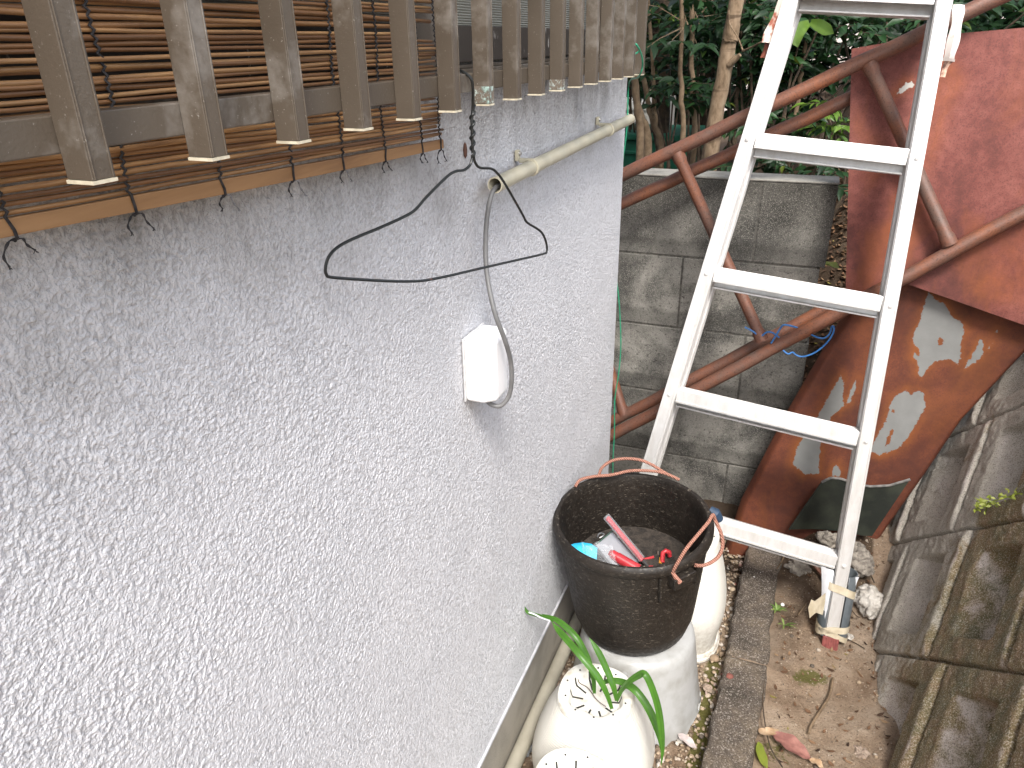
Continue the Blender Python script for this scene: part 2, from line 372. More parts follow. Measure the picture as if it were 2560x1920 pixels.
q.color(q.mix(q.math('MULTIPLY', dd, .65), q.ramp(q.noise(9, 4), [(.35, (.78, .765, .71)), (.7, (.71, .69, .63))]), (.22, .15, .08))); q.bump(rib, .0004, .8); POT = q.m
POTTOP = simple('pot_plastic', (.78, .765, .71), (.52, .47, .37), 34, .45, lo=.52, hi=.72, detail=6)
SLOT = simple('slot_shadow', (.035, .034, .03), None, 30, .8)
TUB = simple('milky_plastic', (.42, .425, .42), (.31, .305, .285), 22, .42, bump=.0002, lo=.45, hi=.70, detail=6)
REDPL = simple('red_plastic', (.56, .045, .055), (.42, .03, .04), 40, .35)
GREYPL = simple('grey_plastic', (.33, .34, .37), (.28, .29, .31), 30, .4)
BLUEPK = simple('blue_packet', (.03, .42, .72), (.06, .55, .80), 30, .35)
q = Mat('clear_plastic', .12, 0, .6); q.b.inputs['Base Color'].default_value = (.85, .88, .92, 1); q.b.inputs['Alpha'].default_value = .16; q.bump(q.noise(30, 2), .001); CLEAR = q.m
ORANGE = simple('orange_plastic', (.65, .28, .04), None, 40, .5)
BLUED = simple('dark_blue_clip', (.03, .06, .11), None, 40, .5)
BARKR = simple('dark_metal', (.05, .045, .04), (.12, .06, .04), 60, .6)

def leafmat(name, stops, rough=.46, trans=.25):
    q = Mat(name, rough, 0, .5); q.color(q.mix(q.ramp(q.noise(40, 4), [(.4, 0), (.8, .4)]), q.ramp(q.attr('tone'), stops), (.02, .05, .01)))
    q.b.inputs['Transmission Weight'].default_value = 0
    tr = q.n('ShaderNodeBsdfTranslucent'); mx = q.n('ShaderNodeMixShader'); mx.inputs[0].default_value = trans
    src = q.b.inputs['Base Color'].links[0].from_socket; q.L(src, tr.inputs[0])
    out = q.t.nodes['Material Output']; q.L(q.b.outputs[0], mx.inputs[1]); q.L(tr.outputs[0], mx.inputs[2]); q.L(mx.outputs[0], out.inputs[0]); return q.m
LEAF = leafmat('glossy_leaf', [(0, (.007, .024, .008)), (.5, (.015, .050, .015)), (.85, (.034, .100, .026)), (1, (.14, .17, .02))])
LEAFP = leafmat('pale_leaf', [(0, (.10, .20, .03)), (1, (.19, .31, .05))], .35, .35)
LEAFY = leafmat('yellow_leaf', [(0, (.24, .30, .03)), (1, (.42, .46, .10))], .5, .35)
BLADE = leafmat('blade_leaf', [(0, (.035, .13, .012)), (1, (.10, .26, .03))], .35, .3)
WEED = leafmat('weed_leaf', [(0, (.10, .25, .04)), (1, (.36, .45, .14))], .5, .3)
q = Mat('bark', .9, 0, .2)
b_ = q.noise(45, 6, .65, .3, q.map((1, 1, .45))); rg = q.noise(14, 3, .5, .6, q.map((.4, .4, 2.4)))
q.color(q.mix(q.ramp(rg, [(.60, 0), (.66, .7)]), q.ramp(b_, [(.32, (.12, .082, .050)), (.5, (.26, .185, .12)), (.7, (.36, .27, .185))]), (.07, .045, .03))); q.bump(b_, .006); BARK = q.m
BARKD = simple('dark_bark', (.045, .032, .022), (.10, .070, .045), 40, .95, bump=.004, bscale=80)
BARKP = simple('pale_stem', (.22, .155, .095), (.14, .095, .055), 50, .9, bump=.002, bscale=120)
GREENPL = simple('green_plastic', (.01, .105, .06), (.014, .14, .08), 12, .5)
ACW = simple('painted_steel', (.62, .60, .55), (.52, .50, .45), 10, .5)
NEIGH = simple('pale_house_wall', (.74, .66, .62), (.62, .54, .50), 3, .8)
TEN = simple('window_dark', (.03, .035, .04), None, 10, .2)

# ================================================================== GROUND
def ground_h(X, Y):
    h = .006 * vnoise(X * 22, Y * 22, 3) + .0025 * vnoise(X * 60, Y * 60, 6) * (np.abs(Y - 1.4) < .75) + .008 * vnoise(X * 7, Y * 7, 4)
    h = h + .10 * sstep(1.68, 1.95, Y) * sstep(.06, .16, X) * (Y < 40)
    bank = sstep(2.12, 3.6, Y) * (.35 + .62 * sstep(-1.1, .25, X))
    h = h + bank + .03 * vnoise(X * 3, Y * 3, 5) * sstep(2.1, 2.6, Y)
    h = h + .02 * sstep(.15, .32, X) * (Y < 2.1)
    return h
def axis(a, b, f, c, d, st):   # fine step between b and c
    L_ = [a]; x = a
    lo = -np.geomspace(abs(f), abs(a), 24)[::-1] if a < f else []
    return None
xs = np.concatenate([-np.geomspace(200, 1.3, 26), np.arange(-1.2, -.45, .06), np.arange(-.45, .6, .0065), np.arange(.6, 2, .08), np.geomspace(2, 200, 26)])
ys = np.concatenate([-np.geomspace(200, .5, 24), np.arange(-.4, .6, .05), np.arange(.6, 2.2, .0065), np.arange(2.2, 5, .05), np.geomspace(5.1, 250, 26)])
GX, GY = np.meshgrid(xs, ys, indexing='ij')
GZ = ground_h(GX, GY)
GZ -= .035 * (GX < -.02) * (GX > -.45) * (GY < 2.0) * (GY > -1)     # gravel bed lies lower
moss = np.exp(-((GX - .165) ** 2 / .0022 + (GY - 1.455) ** 2 / .0007)) * 1.0 + .55 * np.exp(-((GX - .10) ** 2 / .003 + (GY - 1.22) ** 2 / .004))
moss += .9 * np.exp(-((GX + .055) ** 2 / .0006)) * (GY > .9) * (GY < 1.5) * .9
damp = np.clip(sstep(1.62, 1.85, GY) * (GX < .30) + 1.0 * (GY > 2.1) + .5 * np.exp(-((GX - .10) ** 2 / .0015)) * (GY < 1.7) * (GY > 1.45), 0, 1)
g = npmesh('ground', np.stack([GX, GY, GZ], -1).reshape(-1, 3), gridfaces(len(xs), len(ys)), SOIL, attrs={'moss': moss.ravel(), 'damp': damp.ravel()})
tag(g, kind='structure')

# scattered stones: low poly, deformed
ico_v = None
def ico():
    t = (1 + 5 ** .5) / 2
    v = np.array([(-1, t, 0), (1, t, 0), (-1, -t, 0), (1, -t, 0), (0, -1, t), (0, 1, t), (0, -1, -t), (0, 1, -t), (t, 0, -1), (t, 0, 1), (-t, 0, -1), (-t, 0, 1)], float)
    v /= np.linalg.norm(v[0])
    f = [(0, 11, 5), (0, 5, 1), (0, 1, 7), (0, 7, 10), (0, 10, 11), (1, 5, 9), (5, 11, 4), (11, 10, 2), (10, 7, 6), (7, 1, 8), (3, 9, 4), (3, 4, 2), (3, 2, 6), (3, 6, 8), (3, 8, 9), (4, 9, 5), (2, 4, 11), (6, 2, 10), (8, 6, 7), (9, 8, 1)]
    vs = list(map(tuple, v)); cache = {}; nf = []
    def mid(a, b):
        k = (min(a, b), max(a, b))
        if k not in cache:
            m = (np.array(vs[a]) + np.array(vs[b])); m /= np.linalg.norm(m); vs.append(tuple(m)); cache[k] = len(vs) - 1
        return cache[k]
    for a, b, c in f:
        x, y, z = mid(a, b), mid(b, c), mid(c, a); nf += [(a, x, z), (b, y, x), (c, z, y), (x, y, z)]
    return np.array(vs), np.array(nf)
IV, IF = ico()
def rotm(n):
    q = rng.normal(size=(n, 4)); q /= np.linalg.norm(q, axis=1)[:, None]; a, b, c, d = q.T
    return np.stack([1 - 2 * (c * c + d * d), 2 * (b * c - a * d), 2 * (b * d + a * c), 2 * (b * c + a * d), 1 - 2 * (b * b + d * d), 2 * (c * d - a * b), 2 * (b * d - a * c), 2 * (c * d + a * b), 1 - 2 * (b * b + c * c)], 1).reshape(n, 3, 3)
def stones(name, P, sz, mat, parent=None, tone=None):
    n = len(P); Rm = rotm(n); sc = sz[:, None] * rng.uniform(.6, 1.15, (n, 3))
    V = IV[None] * (1 + rng.uniform(-.14, .14, (n, len(IV), 1))); V = V * sc[:, None]
    V = np.einsum('nij,nkj->nki', Rm, V) * np.array([1, 1, .75]) + P[:, None]
    Fq = (IF[None] + (np.arange(n) * len(IV))[:, None, None]).reshape(-1, 3)
    tn = np.repeat(rng.random(n) if tone is None else tone, len(IV))
    return npmesh(name, V.reshape(-1, 3), Fq, mat, parent, True, {'tone': tn})
n = 5200
px = rng.uniform(-.40, -.022, n); py = rng.uniform(.78, 1.98, n)
sz = rng.uniform(.0022, .0062, n) * (1 + (rng.random(n) > .95) * 1.0)
P = np.stack([px, py, ground_h(px, py) - .035 + rng.uniform(.0, .009, n)], 1)
tag(stones('gravel', P, sz, PEB), 'loose tan and pink gravel between the house foundation and the kerb blocks', 'gravel', kind='stuff')
n = 2600
px = rng.uniform(.085, .34, n); py = rng.uniform(1.0, 2.0, n)
sz = rng.uniform(.0006, .0019, n) * (1 + (rng.random(n) > .985) * 2.2)
P = np.stack([px, py, ground_h(px, py) + sz * .3], 1)
tag(stones('grit', P, sz, PEB, None, rng.random(n) * .8), 'fine grit and tiny stones on the bare soil path', 'grit', kind='stuff')

# dry leaves, needles: bent quads
def litter(name, n, xr, yr, s0, s1, mat, tone=None, lift=.004, zfun=ground_h, tilt=.5):
    px = rng.uniform(*xr, n); py = rng.uniform(*yr, n); L_ = rng.uniform(s0, s1, n); W_ = L_ * rng.uniform(.25, .5, n)
    a = rng.uniform(0, 6.283, n); tx, ty = rng.normal(0, tilt, n), rng.normal(0, tilt, n)
    V = []
    for (lx, wy, cz) in ((-1, 0, .15), (-.3, -.9, .0), (-.3, .9, .0), (.4, -.75, .0), (.4, .75, .0), (1, 0, .2)):
        x = lx * L_ / 2; y = wy * W_ / 2; z = abs(cz) * L_ + np.where(abs(wy) > .1, .12 * W_, 0)
        V.append(np.stack([px + x * np.cos(a) - y * np.sin(a), py + x * np.sin(a) + y * np.cos(a), zfun(px, py) + lift + z + x * np.sin(tx) * .5 + y * np.sin(ty) * .5], 1))
    V = np.stack(V, 1).reshape(-1, 3)
    Fq = (np.array([(0, 1, 2), (1, 3, 2), (2, 3, 4), (3, 5, 4)])[None] + (np.arange(n) * 6)[:, None, None]).reshape(-1, 3)
    return npmesh(name, V, Fq, mat, None, True, {'tone': np.repeat(rng.random(n) if tone is None else tone, 6)})
tag(litter('leaf_litter', 9000, (-.35, .75), (2.225, 3.4), .012, .034, LITTER, lift=.008), 'thick brown dead leaves on the bank behind the block wall', 'leaf litter', kind='stuff')
tag(litter('plant_debris', 260, (.08, .33), (1.05, 1.95), .006, .02, LITTER, lift=.002, tilt=.2), 'scraps of dead leaf and needles on the soil path', 'plant debris', kind='stuff')

# ================================================================== HOUSE
house = empty('house', (-.41, 1.74, 0), 'house with rough light grey stucco wall and bronze window filling the left side', 'house')
mb = MB(); mb.add([(-.41, -2.5, .19), (-.41, 1.74, .19), (-.41, 1.74, 2.9), (-.41, -2.5, 2.9), (-3.5, -2.5, .19), (-3.5, 1.74, .19), (-3.5, 1.74, 2.9), (-3.5, -2.5, 2.9)],
       [(0, 1, 2, 3), (1, 5, 6, 2), (5, 4, 7, 6), (4, 0, 3, 7), (0, 4, 5, 1), (3, 2, 6, 7)])
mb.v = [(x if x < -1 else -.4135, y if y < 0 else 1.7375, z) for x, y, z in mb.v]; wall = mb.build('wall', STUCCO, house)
st = .00105; yy = np.concatenate([np.arange(-.4, .12, .006), np.arange(.12, 1.7405, st)]); zz = np.concatenate([np.arange(.186, 1.37, st), np.arange(1.37, 1.60, .01)])
YY, ZZ = np.meshgrid(yy, zz, indexing='ij')
U_, V_ = YY + .0016 * vnoise(YY * 230, ZZ * 230, 61), ZZ + .0016 * vnoise(YY * 230, ZZ * 230, 62)
hh = .60 * vnoise((U_ + .15 * V_) * 400, (V_ - .1 * U_) * 370, 63) + .50 * vnoise((U_ - .3 * V_) * 540, (V_ + .35 * U_) * 520, 64)
hh = hh * (.90 + .25 * vnoise(YY * 16, ZZ * 16, 66))
XX = -.4118 + .00108 * hh
edge_ = np.clip((YY - 1.728) / .012, 0, 1); XX = XX - .010 * edge_ ** 2
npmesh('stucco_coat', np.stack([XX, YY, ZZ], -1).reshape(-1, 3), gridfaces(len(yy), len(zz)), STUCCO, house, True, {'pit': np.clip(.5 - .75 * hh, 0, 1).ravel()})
mb = MB().box((-3.49, -2.49, -.3), (-.425, 1.725, .189)); mb.build('foundation', FOUND, house)
mb = MB().extrude([(0, 0), (.0, .006), (-.012, .006), (-.012, 0)], (-.4075, -2.49, .183), (1, 0, 0), (0, 0, 1), (0, 4.225, 0)); mb.build('drip_edge', simple('drip_metal', (.55, .55, .58), None, 20, .5), house)
mb = MB().box((-3.7, -2.7, 2.9), (.0, 1.95, 3.02)); mb.build('roof', simple('eave_board', (.38, .34, .29), None, 10, .8), house)
win = bpy.data.objects.new('window', None); col.objects.link(win); win.parent = house; win.location = (0, 0, 0)
mb = MB().box((-.412, -.4, 1.340), (-.396, 1.47, 1.352)).box((-.412, -.4, 1.352), (-.402, 1.46, 1.3565)).box((-.412, 1.445, 1.3565), (-.396, 1.47, 2.2)).box((-.412, -.4, 2.2), (-.396, 1.47, 2.23))
mb.box((-.412, .74, 1.3565), (-.3985, .80, 2.2))
mb.build('frame', BRONZE, win, bevel=.001)
mb = MB().box((-.412, -.4, 1.359), (-.400, .739, 1.398)).box((-.412, .801, 1.359), (-.400, 1.444, 1.398)).box((-.412, 1.42, 1.3985), (-.400, 1.444, 2.19)); mb.build('sash', WINF, win, bevel=.001)
mb = MB().box((-.412, .802, 1.3985), (-.4045, 1.419, 2.19)).box((-.412, -.4, 1.3985), (-.4045, .739, 2.19)); mb.build('pane', PANE, win)

# window lattice
lat = empty('window_lattice', (-.35, 1.5, 1.32), 'bronze aluminium lattice of upright bars in front of the window', 'window lattice')
MB().box((-.357, -.15, 1.3335), (-.3425, 1.499, 1.3512)).build('rail', BRONZE, lat, bevel=.0008)
MB().box((-.357, -.15, 2.05), (-.3425, 1.499, 2.068)).build('rail', BRONZE, lat, bevel=.0008)
for yb in (.02, 1.30):
    for zb0 in (1.336, 2.052): MB().box((-.395, yb, zb0), (-.3575, yb + .02, zb0 + .013)).build('bracket', BRONZE, lat, bevel=.0008)
for i in range(-2, 16):
    y0 = .2651 + i * .08136
    MB().box((-.342, y0, 1.3215), (-.325, y0 + .0138, 2.10)).box((-.3252, y0 + .0010, 1.3215), (-.3243, y0 + .0018, 2.10)).box((-.3252, y0 + .0118, 1.3215), (-.3243, y0 + .0126, 2.10)).build('bar', BRONZE, lat, bevel=.0008)
    MB().box((-.3425, y0 - .0004, 1.3195), (-.3245, y0 + .0142, 1.3213)).build('end_cap', ENDCAP, lat)
    if i in (6, 9):
        MB().box((-.34225, y0 - .0003, 1.3217), (-.3247, y0 + .0141, 1.3385 if i == 6 else 1.334)).build('corroded_end', CORRO, lat, bevel=.0006)['label'] = 'bar end with white and green corrosion'

# bamboo blind
blind = empty('bamboo_blind', (-.376, .35, 1.285), 'brown bamboo reed blind with black cords hanging behind the lattice', 'blind')
Vv = []; Ff = []; Tn = []; nseg = 26; k6 = 6
z = 1.3065; rows = []
while z < 1.60: rows.append(z); z += rng.uniform(.0029, .0036) if z < 1.350 else rng.uniform(.0027, .0038)
ss = np.linspace(0, 1, nseg)
for ri, z in enumerate(rows):
    y1 = .735 + rng.uniform(-.010, .012); y0 = -.42
    if 1.385 < z < 1.40: y1 = .70 - rng.random() * .05
    Y = y0 + (y1 - y0) * ss; r = rng.uniform(.0012, .0019)
    bow = rng.normal(0, .0010) * (1.5 if z > 1.345 else .6)
    Z = z + bow * np.sin(ss * np.pi * rng.uniform(1, 3.4) + rng.random() * 6) + .0006 * vnoise(Y * 25, Y * 0 + ri * 7.3, 9) - .0 + (.0165 * (.733 - Y) / .5 * (z < 1.335) * .9 if False else 0)
    Z = Z - (Y - .25) * .034 * (1 - sstep(1.33, 1.36, np.full_like(Y, z))) * 1.0 + .0
    X = -.376 + .0012 * vnoise(Y * 14, Y * 0 + ri * 3.1, 11) + rng.normal(0, .0008)
    th = np.arange(k6) / k6 * 2 * np.pi
    node = 1 + .18 * (np.abs(((ss * rng.integers(2, 4) + rng.random()) % 1) - .5) < .02)
    V = np.stack([X[:, None] + np.cos(th) * (r * node)[:, None], np.repeat(Y[:, None], k6, 1), Z[:, None] + np.sin(th) * (r * node)[:, None]], -1).reshape(-1, 3)
    b0 = len(Vv) * nseg * k6
    Vv.append(V); i = np.arange(nseg - 1)[:, None] * k6; j = np.arange(k6)[None]; j2 = (j + 1) % k6
    Ff.append((np.stack([i + j, i + j2, i + k6 + j2, i + k6 + j], -1).reshape(-1, 4)) + b0); Tn.append(np.full(len(V), rng.random()))
    for e in (0, nseg - 1):
        o_ = b0 + e * k6; Ff.append(np.array([[o_, o_ + 1, o_ + 2, o_ + 3], [o_, o_ + 3, o_ + 4, o_ + 5]]))
npmesh('slats', np.concatenate(Vv), np.concatenate(Ff), BAMBOO, blind, True, {'tone': np.concatenate(Tn)})
zs = lambda Y: 1.3055 - (Y - .25) * .034
mb = MB(); ny = 20; Ys = [-.42 + (.742 + .42) * i / ny for i in range(ny + 1)]
mb.extrude([(y, zs(y) - .0025) for y in Ys] + [(y, zs(y) - .0122 + .0008 * math.sin(y * 9)) for y in Ys[::-1]], (-.3785, 0, 0), (0, 1, 0), (0, 0, 1), (.0045, 0, 0)); mb.build('bottom_slat', SLATW, blind, bevel=.0006)
for ci, yc in enumerate([.170, .252, .328, .404, .480, .549, .618, .692, .733]):
    yc -= 0 if ci else 0
    pts = []; zz = 1.58
    k = 0
    while zz > zs(yc) - .002:
        pts.append((-.3735 + (.0006 if k % 2 else -.0004), yc + (.0008 if k % 2 else -.0008) + .0015 * math.sin(zz * 60 + ci), zz)); zz -= .0023; k += 1
    zb = zs(yc) - .0125
    pts.append((-.3732, yc + .0005, zb + .004)); pts.append((-.3735, yc + .001, zb)); pts.append((-.376, yc + .001, zb - .002))
    c = MB().tube(pts, .0009, 6); c.build('cord', CORD, blind, True)
    for sgn in (-1, 1):
        ln = rng.uniform(.008, .014)
        tp = catmull([(-.376, yc + .001, zb - .001), (-.374, yc + sgn * ln * .35 + .001, zb - .0015), (-.374, yc + sgn * ln * .6, zb - ln * .55), (-.373, yc + sgn * ln * .7 + .002, zb - ln * .95)], 5)
        t_ = MB().tube(tp, [.0006 * (1 + .4 * math.sin(q * 1.3)) for q in range(len(tp))], 5)
        for q in range(5):
            a_ = Vector(tp[-1]); t_.tube([a_, a_ + Vector((rng.normal(0, .0010), rng.normal(0, .0012), -.0014))], .0002, 4)
        t_.build('cord_end', CORDG if (sgn > 0 and ci in (3, 4, 5)) else CORD, blind, True)

# wire hanger
hang = empty('wire_hanger', tuple(at(1183, 399, x=-.34)), 'thin black wire coat hanger with twisted neck hooked on the lattice rail', 'coat hanger')
C0 = at(1183, 399, x=-.34); dv = Vector((.048, .215, 0)).normalized()
def hp(u, v):   # disp coords -> hanger plane
    u *= 1.15733; v *= 1.15733
    r = Vector(MR @ np.array([(u - 1280) / FPX, (v - 960) / FPX, 1.0])); nn = Vector((dv.y, -dv.x, 0)); o = Vector((0, 0, CAM_H))
    t = (C0 - o).dot(nn) / r.dot(nn); return o + r * t
neck = hp(1022, 345)
hook = [(-.352, neck.y + .012, 1.349), (-.358, neck.y + .006, 1.3535), (-.350, neck.y - .004, 1.3545), (-.3385, neck.y - .004, 1.348), (-.337, neck.y - .001, 1.337), tuple(hp(1021, 235)), tuple(hp(1019, 262)), tuple(hp(1021, 330))]
body = [hp(*q) for q in ((1021, 335), (1016, 355), (1003, 367), (985, 370), (965, 382), (920, 427), (898, 452), (875, 467), (820, 492), (760, 517), (728, 535), (710, 555), (703, 578), (705, 593), (716, 599), (780, 604), (870, 608), (935, 603), (1050, 577), (1120, 561), (1172, 549), (1181, 543), (1180, 525), (1172, 505), (1160, 494), (1138, 480), (1128, 462), (1090, 396), (1072, 372), (1060, 364), (1036, 362), (1026, 350), (1023, 335))]
mb = MB().tube(catmull(hook, 6), .0016, 8).tube(catmull(body, 4), .0015, 8)
tw = []
for k in range(40):
    t = k / 39; c = hp(1020, 240).lerp(hp(1021, 338), t); a = t * 2 * math.pi * 4.5
    tw.append(c + dv * .0021 * math.cos(a) + Vector((dv.y, -dv.x, 0)) * .0021 * math.sin(a))
mb.tube(tw, .0016, 8); mb.tube([tw[0], tw[0] + dv * .0035 + Vector((0, 0, .006))], .0011, 6)
for o_ in [mb]: o_.v = [tuple(Vector(q)) for q in o_.v]
h_ = mb.build('wire', WIRE, hang, True)

# conduit, clips, box, cable
cond = empty('conduit', (-.385, .886, 1.216), 'straight beige plastic conduit clipped level along the grey wall', 'conduit')
pr = .0105; n = 24; mb = MB(); vs = []; fs = []
a0, a1 = at(1237, 463, x=-.385), Vector((-.385, 1.665, 1.2245)); ax_ = (a1 - a0).normalized()
mb.tube([a0, a1], pr, n, cap=False); mb.tube([a0 + ax_ * .0, a1], pr - .0016, n, cap=False)
for e, p_ in enumerate((a0, a1)):
    e1 = Vector((1, 0, 0)); e2 = ax_.cross(e1)
    ring = [p_ + (e1 * math.cos(2 * math.pi * k / n) + e2 * math.sin(2 * math.pi * k / n)) * rr for rr in (pr, pr - .0016) for k in range(n)]
    mb.add(ring, [(k, (k + 1) % n, n + (k + 1) % n, n + k) for k in range(n)])
mb.build('pipe', PVCB, cond, True)
for yc, in ((1.045,), (1.48,)):
    t = (yc - a0.y) / (a1.y - a0.y); c = a0.lerp(a1, t); mb = MB()
    mb.tube([c - ax_ * .005, c + ax_ * .005], pr + .0022, 24)
    mb.box((-.41, yc - .005, c.z + .008), (-.404, yc + .005, c.z + .024)).box((-.404, yc - .005, c.z + .006), (-.378, yc + .005, c.z + .0125))
    k_ = mb.build('clip', PVCB, cond, bevel=.0015)
    MB().tube([(-.405, yc, c.z + .0185), (-.4015, yc, c.z + .0185)], [.0035, .0025], 12).build('screw', STEEL, k_, True)

jb = empty('outlet_cover', (-.41, .872, .92), 'small white plastic outlet box on the stucco below the conduit end', 'outlet box')
mb = MB(); prof = [(0, 0), (.027, 0), (.0435, .012), (.0435, .050), (.036, .068), (0, .070)]
mb.extrude([(x, y) for x, y in prof], (-.409, .8375, .922), (1, 0, 0), (0, 1, 0), (0, 0, .093)); c_ = mb.build('cover', WHITE, jb, bevel=.006, seg=4)
MB().box((-.4105, .8368, .9212), (-.4075, .9082, 1.0158)).build('back_plate', simple('box_gasket', (.62, .62, .62), None, 30, .5), jb, bevel=.001)
cab = empty('grey_cable', (-.395, .9, 1.2), 'grey cable drooping from the conduit end down to the white outlet box', 'cable')
pts = [at(1275, 452, x=-.386), at(1240, 468, x=-.386), at(1225, 500, x=-.388), at(1216, 560, x=-.390), at(1214, 640, x=-.388), at(1221, 710, x=-.378), at(1238, 785, x=-.362), at(1262, 850, x=-.352), at(1276, 900, x=-.350), at(1279, 950, x=-.351), at(1272, 990, x=-.356), at(1252, 1014, x=-.366), at(1230, 1012, x=-.378), at(1216, 1000, x=-.388), at(1213, 985, x=-.392)]
MB().tube(catmull(pts, 6), .0033, 12).build('sheath', CABLE, cab, True)

gw = [Vector((-.335, 1.405, 1.352)), Vector((-.321, 1.43, 1.362)), at(1590, 110, x=-.318), at(1603, 135, x=-.314), at(1606, 165, x=-.316), at(1596, 192, x=-.33), at(1572, 210, y=1.745), at(1568, 310, y=1.747), at(1557, 400, y=1.748), at(1543, 490, y=1.748), at(1540, 580, y=1.748), at(1538, 660, y=1.748), at(1548, 760, y=1.748), at(1552, 860, y=1.748), at(1547, 930, y=1.748), at(1537, 1000, y=1.748), at(1536, 1080, y=1.748), at(1532, 1180, y=1.748), at(1540, 1300, y=1.748)]
tag(MB().tube(catmull(gw, 8), .0016, 8).build('green_wire', GREENW, None, True), 'thin green plastic-coated wire hanging down the corner of the grey wall', 'wire')
bp = [at(1345, 1780, z=.018)]
mb = MB().tube([(-.406, .3, .006), (-.405, .9, .006), (-.405, 1.42, .006), (-.407, 1.72, .006)], .016, 18)
tag(mb.build('base_pipe', simple('dusty_pipe', (.43, .405, .33), (.36, .335, .27), 14, .7), None, True), 'beige pipe lying along the foot of the house foundation', 'pipe')
nail = at(1163, 375, x=-.4095)
tag(MB().lathe([(0.0, -.0105), (.0022, -.007), (.0028, 0), (.0018, .007), (0, .010)], nail, 10).build('cocoon', simple('rust_brown', (.10, .045, .03), None, 80, .8), None, True), 'small brown cocoon stuck on the stucco left of the hanger neck', 'cocoon')

# ================================================================== BLOCK WALL
BY = 2.12
bw = empty('block_wall', (0, BY, 0), 'weathered dark grey concrete block wall with pale top behind the rusty frames', 'block wall')
BX1 = .066; mb = MB(); H = .2185; ztop = 1.030
rj = random.Random(3)
for c in range(6):
    zt = ztop - c * H - (.006 if c else 0); zb_ = ztop - (c + 1) * H - .0015
    vj = [-.118, -.31][c % 2] + rj.uniform(-.01, .01)
    ed = [BX1 - .010 * (c > 0) + (.006 * rj.random())]; x = vj
    while x > -2.2: ed.append(x); x -= .42
    ed.append(-2.2)
    for a_, b_2 in zip(ed[:-1], ed[1:]):
        dy = rj.uniform(0, .0012); mb.box((b_2 + .0025, BY + dy, zb_), (a_ - .0025, BY + .098, zt))
mb.build('blocks', BLOCK, bw, bevel=.003, seg=2)
MB().box((-2.2, BY + .0030, -.25), (BX1 - .02, BY + .092, ztop + .001)).build('mortar', MORTAR, bw)
MB().box((-2.2, BY - .001, ztop + .0015), (BX1 + .002, BY + .102, ztop + .008)).build('coping', CAP, bw, bevel=.003)

# ================================================================== RETAINING WALL (diagonal moulded blocks)
SL = .35; HL = math.hypot(1, SL)
s_ = np.arange(.45, 3.2, .0036); h_ = np.arange(-.12, 1.28, .0036)
Sg, Hg = np.meshgrid(s_, h_, indexing='ij')
pa = (Sg + Hg - 2.027 + 20 * .435) / .435; pb = (Hg - Sg + 1.21 + 20 * .40) / .40 + .30 * (np.floor((Sg + Hg - 2.027 + 20 * .435) / .435) - 19)
ia, ib = np.floor(pa), np.floor(pb); fa, fb = pa - ia, pb - ib
ea = np.minimum(fa, 1 - fa) * .308; eb = np.minimum(fb, 1 - fb) * .283
edge = np.minimum(ea, eb)
rel = .014 * sstep(0, .006, edge)                                 # joint groove
ra = np.minimum(sstep(.17, .20, fa), 1 - sstep(.80, .83, fa))
pf = -.050 * np.clip((fb - .20) / .40, 0, 1) * (1 - sstep(.70, .745, fb))
facet = (.6 + .4 * vnoise(Sg * 9, Hg * 30, 24)) * ra * sstep(.18, .26, fb) * (1 - sstep(.50, .60, fb)) + (.55 + .45 * vnoise(Sg * 16, Hg * 16, 25)) * np.exp(-((fb - .955) / .025) ** 2)
rel = rel + ra * pf + .007 * sstep(.82, .955, fb) * (1 - sstep(.965, 1.0, fb)) * sstep(0, .03, ea)
tilt = (np.sin(ia * 12.9898 + ib * 78.233) * 43758.5453) % 1
rel = rel + (tilt - .5) * .008 + .0012 * vnoise(Sg * 60, Hg * 60, 21) + .0015 * vnoise(Sg * 14, Hg * 14, 22) + .0012 * vnoise(Sg * 150, Hg * 150, 23)
nx, nz = -1 / HL, SL / HL
bx = .318 + (Hg / HL) * SL; bz = Hg / HL
VX = bx + nx * rel; VZ = bz + nz * rel
rn = (rel - rel.min()) / (rel.max() - rel.min())
mossy = np.clip(sstep(2.0, 1.35, Sg) if False else 1 - sstep(1.25, 1.95, Sg), 0, 1) * .8 + .25 * sstep(.15, .5, Hg)
mossy = mossy * sstep(-.05, .22, Hg + .1)
rw = empty('retaining_wall', (.32, 1.6, 0), 'sloping retaining wall of moulded concrete blocks with brown moss', 'retaining wall')
npmesh('blocks', np.stack([VX, Sg, VZ], -1).reshape(-1, 3), gridfaces(len(s_), len(h_))[:, ::-1], RETAIN, rw, True, {'relief': facet.ravel(), 'mossy': mossy.ravel()})
mb = MB(); xt = .318 + 1.275 / HL * SL; zt = 1.275 / HL
mb.add([(.36, .45, -.3), (.36, 3.19, -.3), (xt + .06, 3.19, zt - .01), (xt + .06, .45, zt - .01), (xt + .6, 3.19, -.3), (xt + .6, .45, -.3), (xt + .6, 3.19, zt - .01), (xt + .6, .45, zt - .01)], [(0, 3, 2, 1), (3, 7, 6, 2), (0, 1, 4, 5), (5, 4, 6, 7), (1, 2, 6, 4), (0, 5, 7, 3)])
mb.build('backing', RETAIN, rw)
mb = MB().box((xt + .0, .45, zt - .012), (xt + 1.6, 3.19, zt + .05)); o = mb.build('coping', CAP, rw, bevel=.01)

